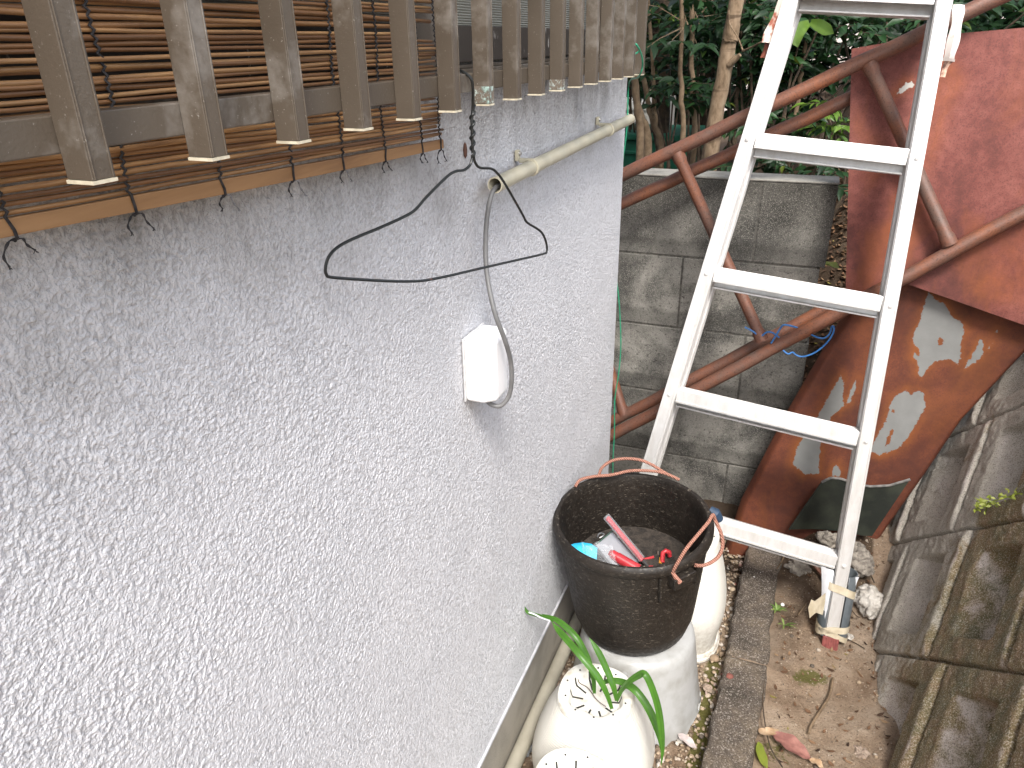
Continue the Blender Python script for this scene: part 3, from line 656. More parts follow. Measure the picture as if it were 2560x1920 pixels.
# ================================================================== KERB BLOCKS
xk0, xk1 = -.028, .078
for i, (ya_, yb_, lab) in enumerate(((.55, 1.443, 'nearest weathered kerb block flush in the ground beside the gravel'), (1.446, 2.03, 'farther kerb block between the white pot and the ladder foot'))):
    nx_, ny_ = 22, int((yb_ - ya_) / .006)
    X_, Y_ = np.meshgrid(np.linspace(0, 1, nx_), np.linspace(ya_, yb_, ny_), indexing='ij')
    drift = -.016 * (1.9 - Y_) + .003 * vnoise(Y_ * 14, X_ * 0, 31)
    XX = xk0 + (xk1 - xk0) * X_ + drift * 1.0 + .004 * vnoise(Y_ * 40, X_ * 3, 32) * (np.abs(X_ - .5) > .42)
    rim = np.minimum(np.minimum(X_, 1 - X_) * .11, np.minimum(Y_ - ya_, yb_ - Y_))
    ZZ = .018 + .0022 * vnoise(XX * 90, Y_ * 90, 33) - .012 * (1 - sstep(0, .010, np.minimum(X_, 1 - X_) * .11)) - .004 * (1 - sstep(0, .005, rim)) - .10 * (rim < 1e-9)
    o = npmesh('kerb_block', np.stack([XX, Y_, ZZ], -1).reshape(-1, 3), gridfaces(nx_, ny_), KERB)
    tag(o, lab, 'kerb block', 'kerb blocks along the soil path')

# ================================================================== RUSTY FRAMES
def frame(name, pl, chord_pts, rung_px, rr, label, grp='rusty pipe frames'):
    ups, lows = chord_pts
    e = empty(name, tuple(at(*lows[0], pl=pl)), label, 'pipe frame', grp)
    for c in (ups, lows):
        p = [at(*q, pl=pl) for q in c]; d_ = (p[-1] - p[0]).normalized()
        p = [p[0]] + [p[0].lerp(p[-1], k / 14) + Vector((0, .0015 * math.sin(k * 1.7), .0015 * math.sin(k * 2.3))) for k in range(1, 14)] + [p[-1]]
        MB().tube(p, rr, 18).build('rail', RUSTP, e, True)
    for a_, b_2 in rung_px:
        A, B = at(*a_, pl=pl), at(*b_2, pl=pl); dd = (B - A).normalized()
        MB().tube([A, A + dd * rr * 1.2, A + dd * rr * 1.7, B - dd * rr * 1.7, B - dd * rr * 1.2, B], [rr * 1.06, rr * 1.04, rr * .88, rr * .88, rr * 1.04, rr * 1.06], 16).build('rung', RUSTP, e, True)
    return e
f1 = frame('scaffold_ladder', (1.80, .16), ([(1380, 520), (1562, 438), (2124, 185 - 20), (2560, -38), (2700, -102)], [(1500, 1105), (1562, 1073), (2560, 530), (2700, 455)]),
           [((1693, 383), (1905, 850)), ((2172, 158), (2375, 612)), ((1400, 520), (1470, 1115))], .0168, 'front rusty steel pipe frame slanting across the passage behind the ladder')
f2 = frame('scaffold_ladder', (1.845, .19), ([(1380, 590), (1562, 502), (2160, 231), (2330, 151)], [(1500, 1070), (1562, 1037), (2180, 710), (2560, 510)]),
           [((1420, 585), (1560, 1036)),], .0165, 'rear rusty steel pipe frame almost hidden behind the front one')
# blue wires
e = empty('blue_wire', tuple(at(1920, 840, y=1.905)), 'bright blue plastic-coated wire twisted round the rusty pipes', 'wire')
o6 = lambda x, y, Y: at(1700 + x / 3.0717, 560 + y / 3.0717, y=Y)
MB().tube(catmull([o6(498, 792, 1.895), o6(560, 825, 1.895), (o6(615, 862, 1.895)), o6(665, 832, 1.890), o6(710, 835, 1.885), o6(760, 872, 1.895)], 6), .0024, 8).build('strand', BLUEW, e, True)
MB().tube(catmull([o6(700, 915, 1.895), o6(735, 860, 1.890), o6(775, 795, 1.895), o6(800, 775, 1.895), o6(850, 782, 1.905), o6(910, 800, 1.925)], 6), .0024, 8).build('strand', BLUEW, e, True)
e = empty('blue_wire', tuple(at(2060, 860, y=1.88)), 'loop of blue wire hanging below the rusty pipes beside the chute', 'wire')
MB().tube(catmull([o6(1010, 850, 1.87), o6(1060, 872, 1.88), o6(1110, 875, 1.88), o6(1150, 840, 1.88), o6(1165, 790, 1.88), o6(1180, 790, 1.87), o6(1175, 840, 1.87), o6(1120, 920, 1.87), o6(1030, 990, 1.87), o6(940, 1018, 1.87), o6(890, 1005, 1.87), o6(865, 985, 1.87), o6(830, 998, 1.865), o6(790, 970, 1.865)], 6), .0022, 8).build('strand', BLUEW, e, True)

# ================================================================== RUSTY SHEETS
def sdf(px_, pz_, poly):
    P_ = np.array(poly); d = np.full(px_.shape, 1e9); ins = np.zeros(px_.shape, bool); m = len(P_)
    for i in range(m):
        a, b = P_[i], P_[(i + 1) % m]; e = b - a; wx = px_ - a[0]; wz = pz_ - a[1]
        t = np.clip((wx * e[0] + wz * e[1]) / (e @ e), 0, 1); d = np.minimum(d, np.hypot(wx - t * e[0], wz - t * e[1]))
        c = ((a[1] > pz_) != (b[1] > pz_)) & (px_ < (b[0] - a[0]) * (pz_ - a[1]) / (b[1] - a[1] + 1e-12) + a[0]); ins ^= c
    return np.where(ins, d, -d)
def poly_interp(pts, t):
    P_ = np.array([tuple(q) for q in pts]); L_ = np.r_[0, np.cumsum(np.linalg.norm(np.diff(P_, axis=0), axis=1))]; L_ /= L_[-1]
    return np.stack([np.interp(t, L_, P_[:, k]) for k in range(3)], -1)
def sheet(name, E0, E1, nu, nv, yfun, patches, holes, mat, label, pl, thick=.0025, stains=()):
    t = np.linspace(0, 1, nu); A = poly_interp(E0, t); B = poly_interp(E1, t); s = np.linspace(0, 1, nv)
    V = A[:, None] * (1 - s)[None, :, None] + B[:, None] * s[None, :, None]
    d = np.full(V.shape[:2], -1.0)
    for pt in patches: d = np.maximum(d, sdf(V[..., 0], V[..., 2], [(at(*q, pl=pl).x, at(*q, pl=pl).z) for q in pt]))
    for pt in holes: d = np.minimum(d, -sdf(V[..., 0], V[..., 2], [(at(*q, pl=pl).x, at(*q, pl=pl).z) for q in pt]))
    for pt in stains: d = np.maximum(d, np.minimum(sdf(V[..., 0], V[..., 2], [(at(*q, pl=pl).x, at(*q, pl=pl).z) for q in pt]) * .6, 0) - .012)
    V[..., 1] += yfun(t[:, None] * np.ones(nv)[None], s[None] * np.ones(nu)[:, None], V)
    V2 = V + np.array([0, thick, 0]); n = nu * nv
    F1 = gridfaces(nu, nv); F2 = F1[:, ::-1] + n
    i = np.arange(nu - 1); j = np.arange(nv - 1)
    q1 = np.stack([i * nv, i * nv + n, (i + 1) * nv + n, (i + 1) * nv], 1); q2 = np.stack([i * nv + nv - 1, (i + 1) * nv + nv - 1, (i + 1) * nv + nv - 1 + n, i * nv + nv - 1 + n], 1)
    q3 = np.stack([j, j + 1, j + 1 + n, j + n], 1); b0 = (nu - 1) * nv; q4 = np.stack([b0 + j, b0 + j + n, b0 + j + 1 + n, b0 + j + 1], 1)
    o = npmesh(name, np.concatenate([V.reshape(-1, 3), V2.reshape(-1, 3)]), np.concatenate([F1, F2, q1, q2, q3, q4]), mat, None, True, {'bare': np.tile(d.ravel(), 2)})
    o.data.set_sharp_from_angle(angle=R(45)); return tag(o, label, 'steel sheet')
YA = (1.83, .165)
c8 = lambda x, y: (1900 + x / 3.318, y / 3.318)
sheet('rusty_sheet', [at(*q, pl=YA) for q in ((2129, 122), (2300, 92), (2560, 69), (2800, 20), (2950, -10))], [at(*q, pl=YA) for q in ((2113, 785), (2239, 700), (2560, 812), (2800, 900), (2950, 950))], 240, 170,
      lambda t, s, V: .006 * np.sin(t * 5 + 1) * np.sin(s * 3.1) + .002 * vnoise(t * 6, s * 5, 41),
      [[c8(1125, 785), c8(1160, 740), c8(1215, 690), c8(1265, 682), c8(1285, 705), c8(1230, 745), c8(1170, 775)]], [], SHEETA,
      'tall pinkish rusty steel sheet leaning behind the ladder', YA, stains=[[(2350, 130), (2400, 200), (2345, 330), (2300, 470), (2270, 640), (2215, 700), (2240, 520), (2290, 330)], [(2160, 330), (2200, 360), (2215, 420), (2180, 440)], [(2380, 640), (2560, 560), (2700, 620), (2600, 760), (2450, 740)], [(2170, 590), (2230, 560), (2240, 650), (2180, 700)]])
YB = (1.90, .13)
c4 = lambda x, y: (1500 + x / 2.0736, 640 + y / 2.0736)
pB = [[c4(*q) for q in P_] for P_ in (
    [(1705, 180), (1735, 225), (1790, 250), (1830, 320), (1880, 350), (1890, 400), (1870, 450), (1875, 520), (1860, 570), (1820, 545), (1760, 545), (1700, 590), (1670, 640), (1655, 620), (1650, 560), (1625, 530), (1640, 480), (1620, 440), (1640, 380), (1660, 340), (1680, 250)],
    [(1975, 435), (1990, 460), (1985, 520), (1950, 555), (1890, 590), (1930, 520)],
    [(1590, 700), (1610, 730), (1650, 705), (1680, 720), (1690, 790), (1640, 870), (1600, 940), (1550, 1000), (1500, 1020), (1450, 1040), (1400, 1020), (1440, 930), (1480, 870), (1500, 800), (1525, 740)],
    [(1250, 625), (1265, 660), (1260, 740), (1265, 785), (1200, 840), (1150, 920), (1140, 1000), (1135, 1135), (1060, 1140), (1000, 1085), (1020, 1000), (1080, 900), (1150, 800), (1215, 680)],
    [(1330, 640), (1325, 700), (1300, 760), (1275, 785), (1300, 700)],
    [(1225, 1090), (1250, 1130), (1245, 1155), (1200, 1150), (1205, 1115)],
    [(2050, 385), (2065, 385), (2060, 400), (2045, 398)], [(2025, 460), (2035, 455), (2020, 490), (2008, 485)])]
hB = [[c4(*q) for q in P_] for P_ in ([(1750, 440), (1765, 430), (1785, 440), (1775, 465), (1755, 465)], [(1515, 905), (1522, 910), (1500, 975), (1480, 990), (1490, 950)], [(1640, 470), (1662, 500), (1650, 525), (1630, 500)], [(1518, 800), (1530, 805), (1525, 820), (1515, 815)])]
sheet('rusty_chute', [at(*q, pl=YB) for q in ((2150, 690), (2105, 800), (1960, 1050), (1850, 1262), (1806, 1395))], [at(*q, pl=YB) for q in ((2720, 740), (2575, 885), (2413, 1058), (2262, 1275), (2180, 1390))], 300, 240,
      lambda t, s, V: .030 * np.clip((.05 - s) / .05, 0, 1) ** 2 + .035 * np.clip((s - .95) / .05, 0, 1) ** 2 + .010 * np.sin(s * math.pi) * sstep(0, .3, t) + .003 * vnoise(t * 6, s * 4, 43), pB, hB, SHEETB,
      'curved orange rusty steel sheet with bare grey patches leaning on the retaining wall', YB)

# black trough
e0 = [at(*q, y=1.895) for q in (c4(1150, 1172), c4(1195, 1150), c4(1250, 1155), c4(1320, 1180), c4(1400, 1195), c4(1500, 1190), c4(1608, 1158))]
e1 = [at(*q, y=1.87) for q in (c4(980, 1418), c4(1050, 1432), c4(1130, 1445), c4(1200, 1455), c4(1300, 1458), c4(1360, 1462), c4(1410, 1452))]
tr = empty('black_trough', tuple(e1[3]), 'mouldy black plastic trough lying below the rusty chute', 'trough')
nu, nv = 50, 24; t = np.linspace(0, 1, nu); A = poly_interp(e0, t); B = poly_interp(e1, t); s = np.linspace(0, 1, nv)
V = A[:, None] * (1 - s)[None, :, None] + B[:, None] * s[None, :, None]; V[..., 1] += (.030 * np.sin(t * math.pi))[:, None] * s[None]
npmesh('shell', V.reshape(-1, 3), gridfaces(nu, nv), BLACKPL, tr)
MB().tube([Vector(q) for q in V[:, 0]], .0035, 8).build('rim', PLEDGE, tr, True)
MB().tube([Vector(q) for q in V[0]], .0022, 8).build('rim', BLACKPL, tr, True)

# ================================================================== LADDER
q = [-0.0744, 1.5731, -0.0532, 0.2149, 0.3133, 0.2481, 0.2596, 0.0889, -0.0738]
cx, cy, th, lam, sp, h0, w4, kk, roll = q
ev = Vector((math.cos(th) * math.cos(roll), math.sin(th) * math.cos(roll), math.sin(roll)))
fv = Vector((-math.sin(th), math.cos(th), 0)); uv = math.sin(lam) * fv + math.cos(lam) * Vector((0, 0, 1)); uv -= ev * uv.dot(ev); uv.normalize()
nv_ = uv.cross(ev).normalized()          # towards the back (+Y)
if nv_.y < 0: nv_ = -nv_
C = Vector((cx, cy, 0))
LP = lambda hh, sd, off=0: C + uv * hh + ev * sd * (w4 + kk * (h0 - hh)) + nv_ * off
lad = empty('stepladder', tuple(LP(0, 1)), 'tall bright aluminium ladder with flat treads leaning in the passage', 'ladder')
HT = 2.0
for sd in (-1, 1):
    a_, b_2 = LP(.03 if sd > 0 else -.0, sd), LP(HT, sd); ra = (b_2 - a_).normalized(); se = ev * sd; se = (se - ra * se.dot(ra)).normalized(); fn = nv_
    mb = MB(); hw = .0138
    # channel: front flange, outer web, back flange, ribbed inner face
    mb.extrude([(-hw, 0), (hw, 0), (hw, .052), (-hw, .052)], a_, se, fn, b_2 - a_)
    for d0 in (.004, .014, .024, .034, .045): mb.extrude([(-hw - .0028, d0), (-hw + .001, d0), (-hw + .001, d0 + .004), (-hw - .0028, d0 + .004)], a_, se, fn, b_2 - a_)
    mb.extrude([(hw - .004, -.0012), (hw + .0004, -.0012), (hw + .0004, .001), (hw - .004, .001)], a_, se, fn, b_2 - a_)
    mb.extrude([(-hw - .0004, -.0012), (-hw + .004, -.0012), (-hw + .004, .001), (-hw - .0004, .001)], a_, se, fn, b_2 - a_)
    mb.build('rail', ALU, lad, bevel=.0008)
    r0_, r1_ = LP(h0 + .01, sd, .056) - se * .004, LP(HT, sd, .056) - se * .004; mb = MB(); mb.extrude([(-hw, 0), (hw - .004, 0), (hw - .004, .050), (-hw, .050)], r0_, se, fn, r1_ - r0_)
    for d0 in (.006, .018, .030, .042): mb.extrude([(-hw - .0028, d0), (-hw + .001, d0), (-hw + .001, d0 + .0045), (-hw - .0028, d0 + .0045)], r0_, se, fn, r1_ - r0_)
    mb.build('rear_leg', ALU, lad, bevel=.0008)
    for i in range(-1, 5):
        p = LP(h0 + (4 - i) * sp, sd); MB().tube([p + nv_ * .001, p - nv_ * .0025, p - nv_ * .0035], [.0045, .0045, .0028], 14).build('rivet', ALU, lad, True)
    # rubber foot
    f_ = a_ - ra * .004
    mb = MB(); mb.extrude([(-.0185, -.004), (.0185, -.004), (.0185, .056), (-.0185, .056)], f_ - ra * .022, se, fn, ra * .054)
    for k in range(6): mb.extrude([(-.016 + k * .0058, -.0058), (-.0135 + k * .0058, -.0058), (-.0135 + k * .0058, -.003), (-.016 + k * .0058, -.003)], f_ - ra * .021, se, fn, ra * .052)
    mb.build('rubber_foot', REDRUB, lad, bevel=.0012)
tp = [(0, 0), (0, -.033), (.003, -.033), (.003, -.004), (.044, -.004), (.044, -.047), (.026, -.047), (.026, -.051), (.048, -.051), (.048, 0)]
for i in range(-1, 5):
    hh = h0 + (4 - i) * sp
    L_, R_ = LP(hh + .017, -1, .0035), LP(hh + .017, 1, .0035); d_ = (R_ - L_).normalized(); L_ += d_ * .0162; R_ -= d_ * .0162
    mb = MB().extrude(tp, L_, nv_, uv, R_ - L_)
    for k in range(5): mb.extrude([(.005 + .008 * k, -.001), (.008 + .008 * k, -.001), (.008 + .008 * k, .0012), (.005 + .008 * k, .0012)], L_, nv_, uv, R_ - L_)
    mb.extrude([(-.0008, -.030), (.001, -.030), (.001, -.027), (-.0008, -.027)], L_, nv_, uv, R_ - L_)
    mb.build('tread', ALU, lad, bevel=.0006)
# wrap at the right foot: grey pipe sleeve, paper, tape
A0 = LP(.055, 1); A1 = LP(h0 - .025, 1); ra = (A1 - A0).normalized(); se = (ev - ra * ev.dot(ra)).normalized()
slv = empty('pipe_sleeve', tuple(A0), 'split grey plastic pipe taped behind the ladder foot', 'pipe sleeve')
mb = MB(); n = 26; vs = []; fs = []; cc = nv_ * .030
for k, (pp) in enumerate((A0, A1)):
    for rr in (.036, .0335):
        for j in range(n + 1):
            an = math.radians(-152 + 304 * j / n); vs.append(pp + cc + se * math.sin(an) * rr * 1.02 + nv_ * (-math.cos(an)) * rr * .0 + (nv_ * math.cos(an) * rr))
m1_ = n + 1
for j in range(n):
    fs += [(j, j + 1, 2 * m1_ + j + 1, 2 * m1_ + j), (m1_ + j, 3 * m1_ + j, 3 * m1_ + j + 1, m1_ + j + 1), (j, m1_ + j, m1_ + j + 1, j + 1), (2 * m1_ + j, 2 * m1_ + j + 1, 3 * m1_ + j + 1, 3 * m1_ + j)]
for j in (0, n): fs.append((j, 2 * m1_ + j, 3 * m1_ + j, m1_ + j))
mb.add(vs, fs); mb.build('shell', GREYPVC, slv, True)
# paper strip tucked at its left side
pa_ = [(A0.lerp(A1, t)) for t in (0.22, .5, .8, 1.02)]
mb = MB(); L_ = []
for t, w0_, w1_ in ((.16, -.020, -.017), (.45, -.034, -.0165), (.75, -.040, -.0165), (.97, -.046, -.0165), (1.06, -.050, -.020)):
    p = A0.lerp(A1, t) - nv_ * .0012; L_ += [p + se * w0_ + nv_ * .012, p + se * (w0_ + w1_) * .5 + nv_ * .002, p + se * w1_]
mb.add(L_, [(i * 3 + j, i * 3 + j + 1, i * 3 + j + 4, i * 3 + j + 3) for i in range(4) for j in range(2)])
pp = mb.build('paper_strip', PAPER, slv, True)
p = A0.lerp(A1, 1.0); mb = MB(); mb.add([p + se * .0165 - nv_ * .002, p + se * .038 + nv_ * .016, p + se * .034 + nv_ * .016 - ra * .024, p + se * .0165 - nv_ * .002 - ra * .02], [(0, 1, 2, 3)]); mb.build('paper_strip', PAPER, slv)
def band(tc, slant, wd, wob):
    mb = MB(); vs = []; n = 40
    for j in range(n + 1):
        an = 2 * math.pi * j / n
        cxp = math.sin(an) * .0385; cyp = -math.cos(an) * .0
        # front hugs the rail, back hugs the sleeve
        fx = math.sin(an); fy = -math.cos(an)
        X_ = fx * .0385; Yp = .030 + fy * (.038 if fy > 0 else .0330)
        if fy < 0: X_ = math.copysign(.0385 * min(1, abs(fx) ** .8), fx); Yp = .030 - .0335 * min(1, (-fy) ** .9 * 1.08)
        p = A0.lerp(A1, tc) + se * X_ + nv_ * Yp + ra * (slant * fx * .02 + wob * math.sin(3 * an + tc * 9))
        vs += [p - ra * wd, p + ra * wd]
    mb.add(vs, [(2 * j, 2 * j + 1, 2 * j + 3, 2 * j + 2) for j in range(n)]); return mb
tp_ = empty('masking_tape', tuple(A0), 'cream masking tape wound round the ladder foot and grey sleeve', 'tape')
band(.78, -.6, .010, .002).build('band', TAPE, tp_, True)
band(.12, .5, .009, .003).build('band', TAPE, tp_, True); band(.06, -.7, .007, .002).build('band', TAPE, tp_, True)
k1, k2, k3, k4, k5, k6_ = [at(1900 + x / 3.3175, 1200 + y / 3.3175, y=yy) for x, y, yy in ((545, 935, 1.56), (455, 1005, 1.53), (425, 990, 1.52), (400, 1060, 1.52), (412, 1145, 1.52), (465, 1100, 1.525))]
k7, k8 = [at(1900 + x / 3.3175, 1200 + y / 3.3175, y=yy) for x, y, yy in ((520, 1120, 1.55), (540, 1010, 1.56))]
MB().add([k1, k2, k3, k4, k5, k6_, k7, k8], [(1, 2, 3, 4, 5), (0, 1, 5, 6, 7)]).build('loose_end', TAPE, tp_)
# peeling wrap near the ladder top
pw = empty('peeling_wrap', tuple(LP(1.45, -1)), 'peeling cream and red wrap strip hanging off the left ladder rail', 'wrap')
def strip(pts, w0_, w1_, n=12):
    vs = []; P_ = catmull(pts, 5); m = len(P_)
    for i, p in enumerate(P_):
        w_ = (w0_ + (w1_ - w0_) * i / m) * (1 + .12 * math.sin(i * .7)); vs += [p - ev * w_, p - nv_ * w_ * .5, p + ev * w_]
    return MB().add(vs, [(i * 3 + j, i * 3 + j + 1, i * 3 + j + 4, i * 3 + j + 3) for i in range(m - 1) for j in range(2)])
c4b = lambda x, y, Y: at(1560 + x / 3.4567, y / 3.4567, y=Y)
yl = LP(1.45, -1).y
strip([c4b(1380, -30, yl + .012), c4b(1330, 110, yl + .01), c4b(1260, 260, yl + .008), c4b(1225, 370, yl)], .008, .010).build('strip', PEEL, pw, True)
strip([c4b(1290, 300, yl + .02), c4b(1240, 400, yl + .015), c4b(1195, 500, yl + .01)], .010, .004).build('strip', REDRUB if False else simple('red_brown_wrap', (.30, .09, .05), (.14, .04, .03), 60, .7), pw, True)
pw2 = empty('peeling_wrap', tuple(LP(1.42, 1)), 'peeling white wrap strip hanging off the right ladder rail', 'wrap')
yr_ = LP(1.45, 1).y
strip([at(*c8(1650, 40), y=yr_), at(*c8(1640, 150), y=yr_ - .01), at(*c8(1612, 300), y=yr_ - .012), at(*c8(1575, 450), y=yr_ - .008), at(*c8(1560, 510), y=yr_)], .010, .011).build('strip', simple('white_wrap', (.85, .78, .74), (.70, .45, .36), 30, .5, lo=.58, hi=.7), pw2, True)
strip([at(*c8(1590, 490), y=yr_ + .01), at(*c8(1545, 540), y=yr_ + .01), at(*c8(1515, 640), y=yr_ + .005)], .008, .004).build('strip', simple('torn_wrap', (.62, .40, .30), (.10, .05, .04), 60, .6), pw2, True)

# ================================================================== POTS, TUB, BUCKET
def pot(name, c, r_top, r_mid, r_bot, hgt, label, slots_rot=0, lip=True):
    e = empty(name, c, label, 'plant pot', 'white ribbed pots turned upside down')
    prof = []
    for k in range(26):
        t = k / 25; z_ = .022 + (hgt - .022 - .012) * t
        r = r_bot + (r_mid - r_bot) * sstep(0, .35, t) if t < .35 else r_mid + (r_top - r_mid) * ((t - .35) / .65) ** 1.7
        prof.append((float(r), z_))
    prof = [(r_bot + .004, 0), (r_bot + .008, .003), (r_bot + .008, .010), (r_bot + .002, .013), (r_bot + .006, .016), (r_bot + .004, .021)] + prof
    MB().lathe(prof, c, 96, sq=.35).build('body', POT, e, True)
    tz = hgt - .012
    # rounded rim, recessed floor with a wavy inner edge
    n = 96; vs = []; fs = []
    rings = [(r_top, tz, 0), (r_top + .0035, tz + .001, 0), (r_top + .0035, tz + .006, 0), (r_top + .0005, tz + .0115, 0), (r_top - .004, tz + .0125, 0), (r_top * .80, tz + .0120, .03), (r_top * .74, tz + .009, .05), (r_top * .70, tz - .004, .06), (r_top * .66, tz - .010, .05), (r_top * .3, tz - .012, 0), (.0001, tz - .012, 0)]
    for (r, z_, wv_) in rings:
        for k in range(n):
            a = 2 * math.pi * k / n; q_ = (1 + .35 * (math.cos(4 * a) * -.5 + .5) * .18) * (1 + wv_ * math.cos(6 * a + slots_rot * 6))
            vs.append(Vector(c) + Vector((r * q_ * math.cos(a), r * q_ * math.sin(a), z_)))
    for i in range(len(rings) - 1):
        for k in range(n): fs.append((i * n + k, i * n + (k + 1) % n, (i + 1) * n + (k + 1) % n, (i + 1) * n + k))
    MB().add(vs, fs).build('base_rim', POTTOP, e, True)
    for k in range(10):
        a = slots_rot + k * math.pi / 5; da = .5 * math.pi / 5
        q_ = (1 + .35 * (math.cos(4 * a) * -.5 + .5) * .18); cs_ = math.cos(6 * a + slots_rot * 6)
        pr_ = [(.34, -.0114, 0), (.655, -.0094, .05), (.693, -.0034, .06), (.728, .0086, .05)]
        V_ = []
        for f_, z_, wv_ in pr_:
            for sd in (-1, 1):
                rr = r_top * f_ * q_ * (1 + wv_ * cs_); V_.append(Vector(c) + Vector((rr * math.cos(a) - sd * .0019 * math.sin(a), rr * math.sin(a) + sd * .0019 * math.cos(a), tz + z_)))
        V_ += [v - Vector((0, 0, .003)) for v in V_]
        MB().add(V_, [(2 * i, 2 * i + 1, 2 * i + 3, 2 * i + 2) for i in range(3)] + [(8 + 2 * i, 10 + 2 * i, 11 + 2 * i, 9 + 2 * i) for i in range(3)] + [(2 * i + e_, 2 * i + 2 + e_, 10 + 2 * i + e_, 8 + 2 * i + e_) for i in range(3) for e_ in (0, 1)] + [(0, 1, 9, 8), (6, 7, 15, 14)]).build('drain_slot', SLOT, e)
        M_ = Matrix.Translation(Vector(c) + Vector((0, 0, tz))) @ Matrix.Rotation(a + da, 4, 'Z')
        MB().tube([M_ @ Vector((r_top * .86, 0, .0105)), M_ @ Vector((r_top * .86, 0, .01275))], .0020, 10).build('drain_hole', SLOT, e)
    return e
potA = pot('flower_pot', (-.250, 1.035, -.028), .071, .122, .115, .25, 'white ribbed pot upside down with green leaf blades growing from its holes', .2)
potB = pot('flower_pot', (-.226, .812, -.028), .073, .122, .115, .268, 'white upturned pot cut off by the bottom edge of the picture', .55)
potC = pot('flower_pot', (-.150, 1.515, -.028), .064, .102, .090, .325, 'tall white ribbed pot with muddy base standing behind the bucket', 1.0)
# crack in pot A top and rootlets
cr = [at(1240 + x / 3.352, 1440 + y / 3.352, z=.2115) for x, y in ((625, 810), (680, 850), (700, 895), (760, 930), (800, 975), (830, 1020), (870, 1060), (920, 1095))]
tag(MB().tube(catmull(cr, 4), .0009, 5).build('rootlet', simple('dry_root', (.17, .11, .09), None, 90, .9), None, True), 'dry curly root thread lying across the nearer full pot top', 'root')

tb = empty('tub', (-.225, 1.285, -.028), 'milky white plastic tub turned upside down under the black bucket', 'tub')
prof = [(.154, .001), (.151, .02), (.139, .10), (.127, .185), (.123, .203), (.114, .210), (.0001, .210)]
mb = MB().lathe(prof, (-.220, 1.290, -.028), 80)
nv0 = []
for v in mb.v:
    a = math.atan2(v[1] - 1.285, v[0] + .225); r = math.hypot(v[0] + .225, v[1] - 1.285); f_ = 1.0
    if -.4 < a < -.15 or False: f_ = 1
    zz = v[2]
    if zz < -.02: zz += .022 * max(0, math.sin(a * 3 + 1.2)) + .006 * math.sin(a * 17) + .005 * math.sin(a * 31)
    nv0.append((v[0], v[1], zz))
mb.v = nv0; mb.build('shell', TUB, tb, True)
MB().tube([(-.225 + .138 * math.cos(-1.52), 1.285 + .138 * math.sin(-1.52), .172), (-.225 + .148 * math.cos(-1.52), 1.285 + .148 * math.sin(-1.52), .105)], .006, 10).build('rib', TUB, tb, True)

BC = Vector((-.236, 1.300, .186)); BRr = .163; BH = .292
bk = empty('bucket', tuple(BC), 'round black rubber bucket with pink rope handles standing on the upturned tub', 'bucket')
ro = [(0.0001, 0), (.095, 0), (.112, .004), (.122, .014), (.127, .030), (.130, .046), (.1325, .048), (.138, .09), (.147, .17), (.1545, .235), (.1555, .262), (.1565, .266), (.162, .268), (.1655, .272), (.166, .280), (.164, .288), (.159, .292), (.153, .291), (.1500, .286), (.149, .262), (.142, .17), (.132, .08), (.1285, .058), (.121, .055), (.117, .030), (.105, .014), (.0001, .012)]
TL = Matrix.Rotation(R(1.5), 4, 'X')
mb = MB().lathe(ro, BC, 96); out = []
for v in mb.v:
    p = Vector(v) - BC; a = math.atan2(p.y, p.x); f_ = 1 + .010 * math.cos(2 * a + .6) * (p.z / BH); out.append(BC + Vector((p.x * f_, p.y * f_, p.z + .0015 * math.sin(3 * a) * (p.z / BH))))
TLT = Matrix.Translation(BC) @ Matrix.Rotation(R(4.5), 4, 'X') @ Matrix.Rotation(R(-2.6), 4, 'Y') @ Matrix.Translation(-BC)
mb.v = [tuple(TLT @ q) for q in out]; mb.build('shell', BUCKET, bk, True)
mb = MB().lathe([(.0001, .150), (.06, .153), (.11, .149), (.1395, .150)], BC, 64); mb.v = [tuple(TLT @ Vector(q)) for q in mb.v]; mb.build('dirt_fill', simple('bucket_dirt', (.05, .04, .032), (.022, .018, .015), 60, .9, bump=.004, bscale=120), bk, True)
c5 = lambda px_, py_, **k: at(1340 + px_ / 2.9625, 1100 + py_ / 2.9625, **k)
ear_a = -.72
def ear(ang, name='lug'):
    M_ = TLT @ Matrix.Translation(BC + Vector((0, 0, .252))) @ Matrix.Rotation(ang, 4, 'Z')
    return MB().box((.150, -.026, -.014), (.176, .026, .012), M_).box((.150, -.046, -.050), (.158, -.041, .010), M_).box((.150, .041, -.045), (.158, .045, .010), M_).build(name, BUCKET, bk, bevel=.003)
ear(ear_a); ear(ear_a + math.pi)
ra_ = BC + Vector((math.cos(ear_a) * .178, math.sin(ear_a) * .178, .235))
rp = [c5(1010, 985, y=1.155), c5(1040, 925, y=1.15), c5(1110, 810, y=1.16), c5(1200, 700, y=1.19), c5(1275, 610, y=1.22), c5(1310, 555, y=1.24), c5(1330, 600, y=1.245), c5(1370, 690, y=1.24), c5(1383, 770, y=1.235), c5(1360, 850, y=1.225), c5(1300, 905, y=1.21), c5(1230, 930, y=1.2), c5(1180, 928, y=1.19)]
MB().tube(catmull(rp, 8), .0036, 10).build('rope_handle', ROPE, bk, True)
MB().tube([c5(1000, 960, y=1.155), c5(1030, 1010, y=1.153), c5(1068, 1055, y=1.153)], [.0045, .004, .005], 8).build('rope_knot', ROPE, bk, True)
zr = .488
rp = [c5(290, 345, z=zr - .01), c5(330, 295, z=zr), c5(430, 270, z=zr + .004), c5(560, 258, z=zr + .006), c5(700, 228, z=zr + .012), c5(830, 228, z=zr + .014), c5(930, 240, z=zr + .01), c5(1000, 265, z=zr + .004), c5(1060, 295, z=zr - .004)]
MB().tube(catmull(rp, 8), .0036, 10).build('rope_handle', ROPE, bk, True)
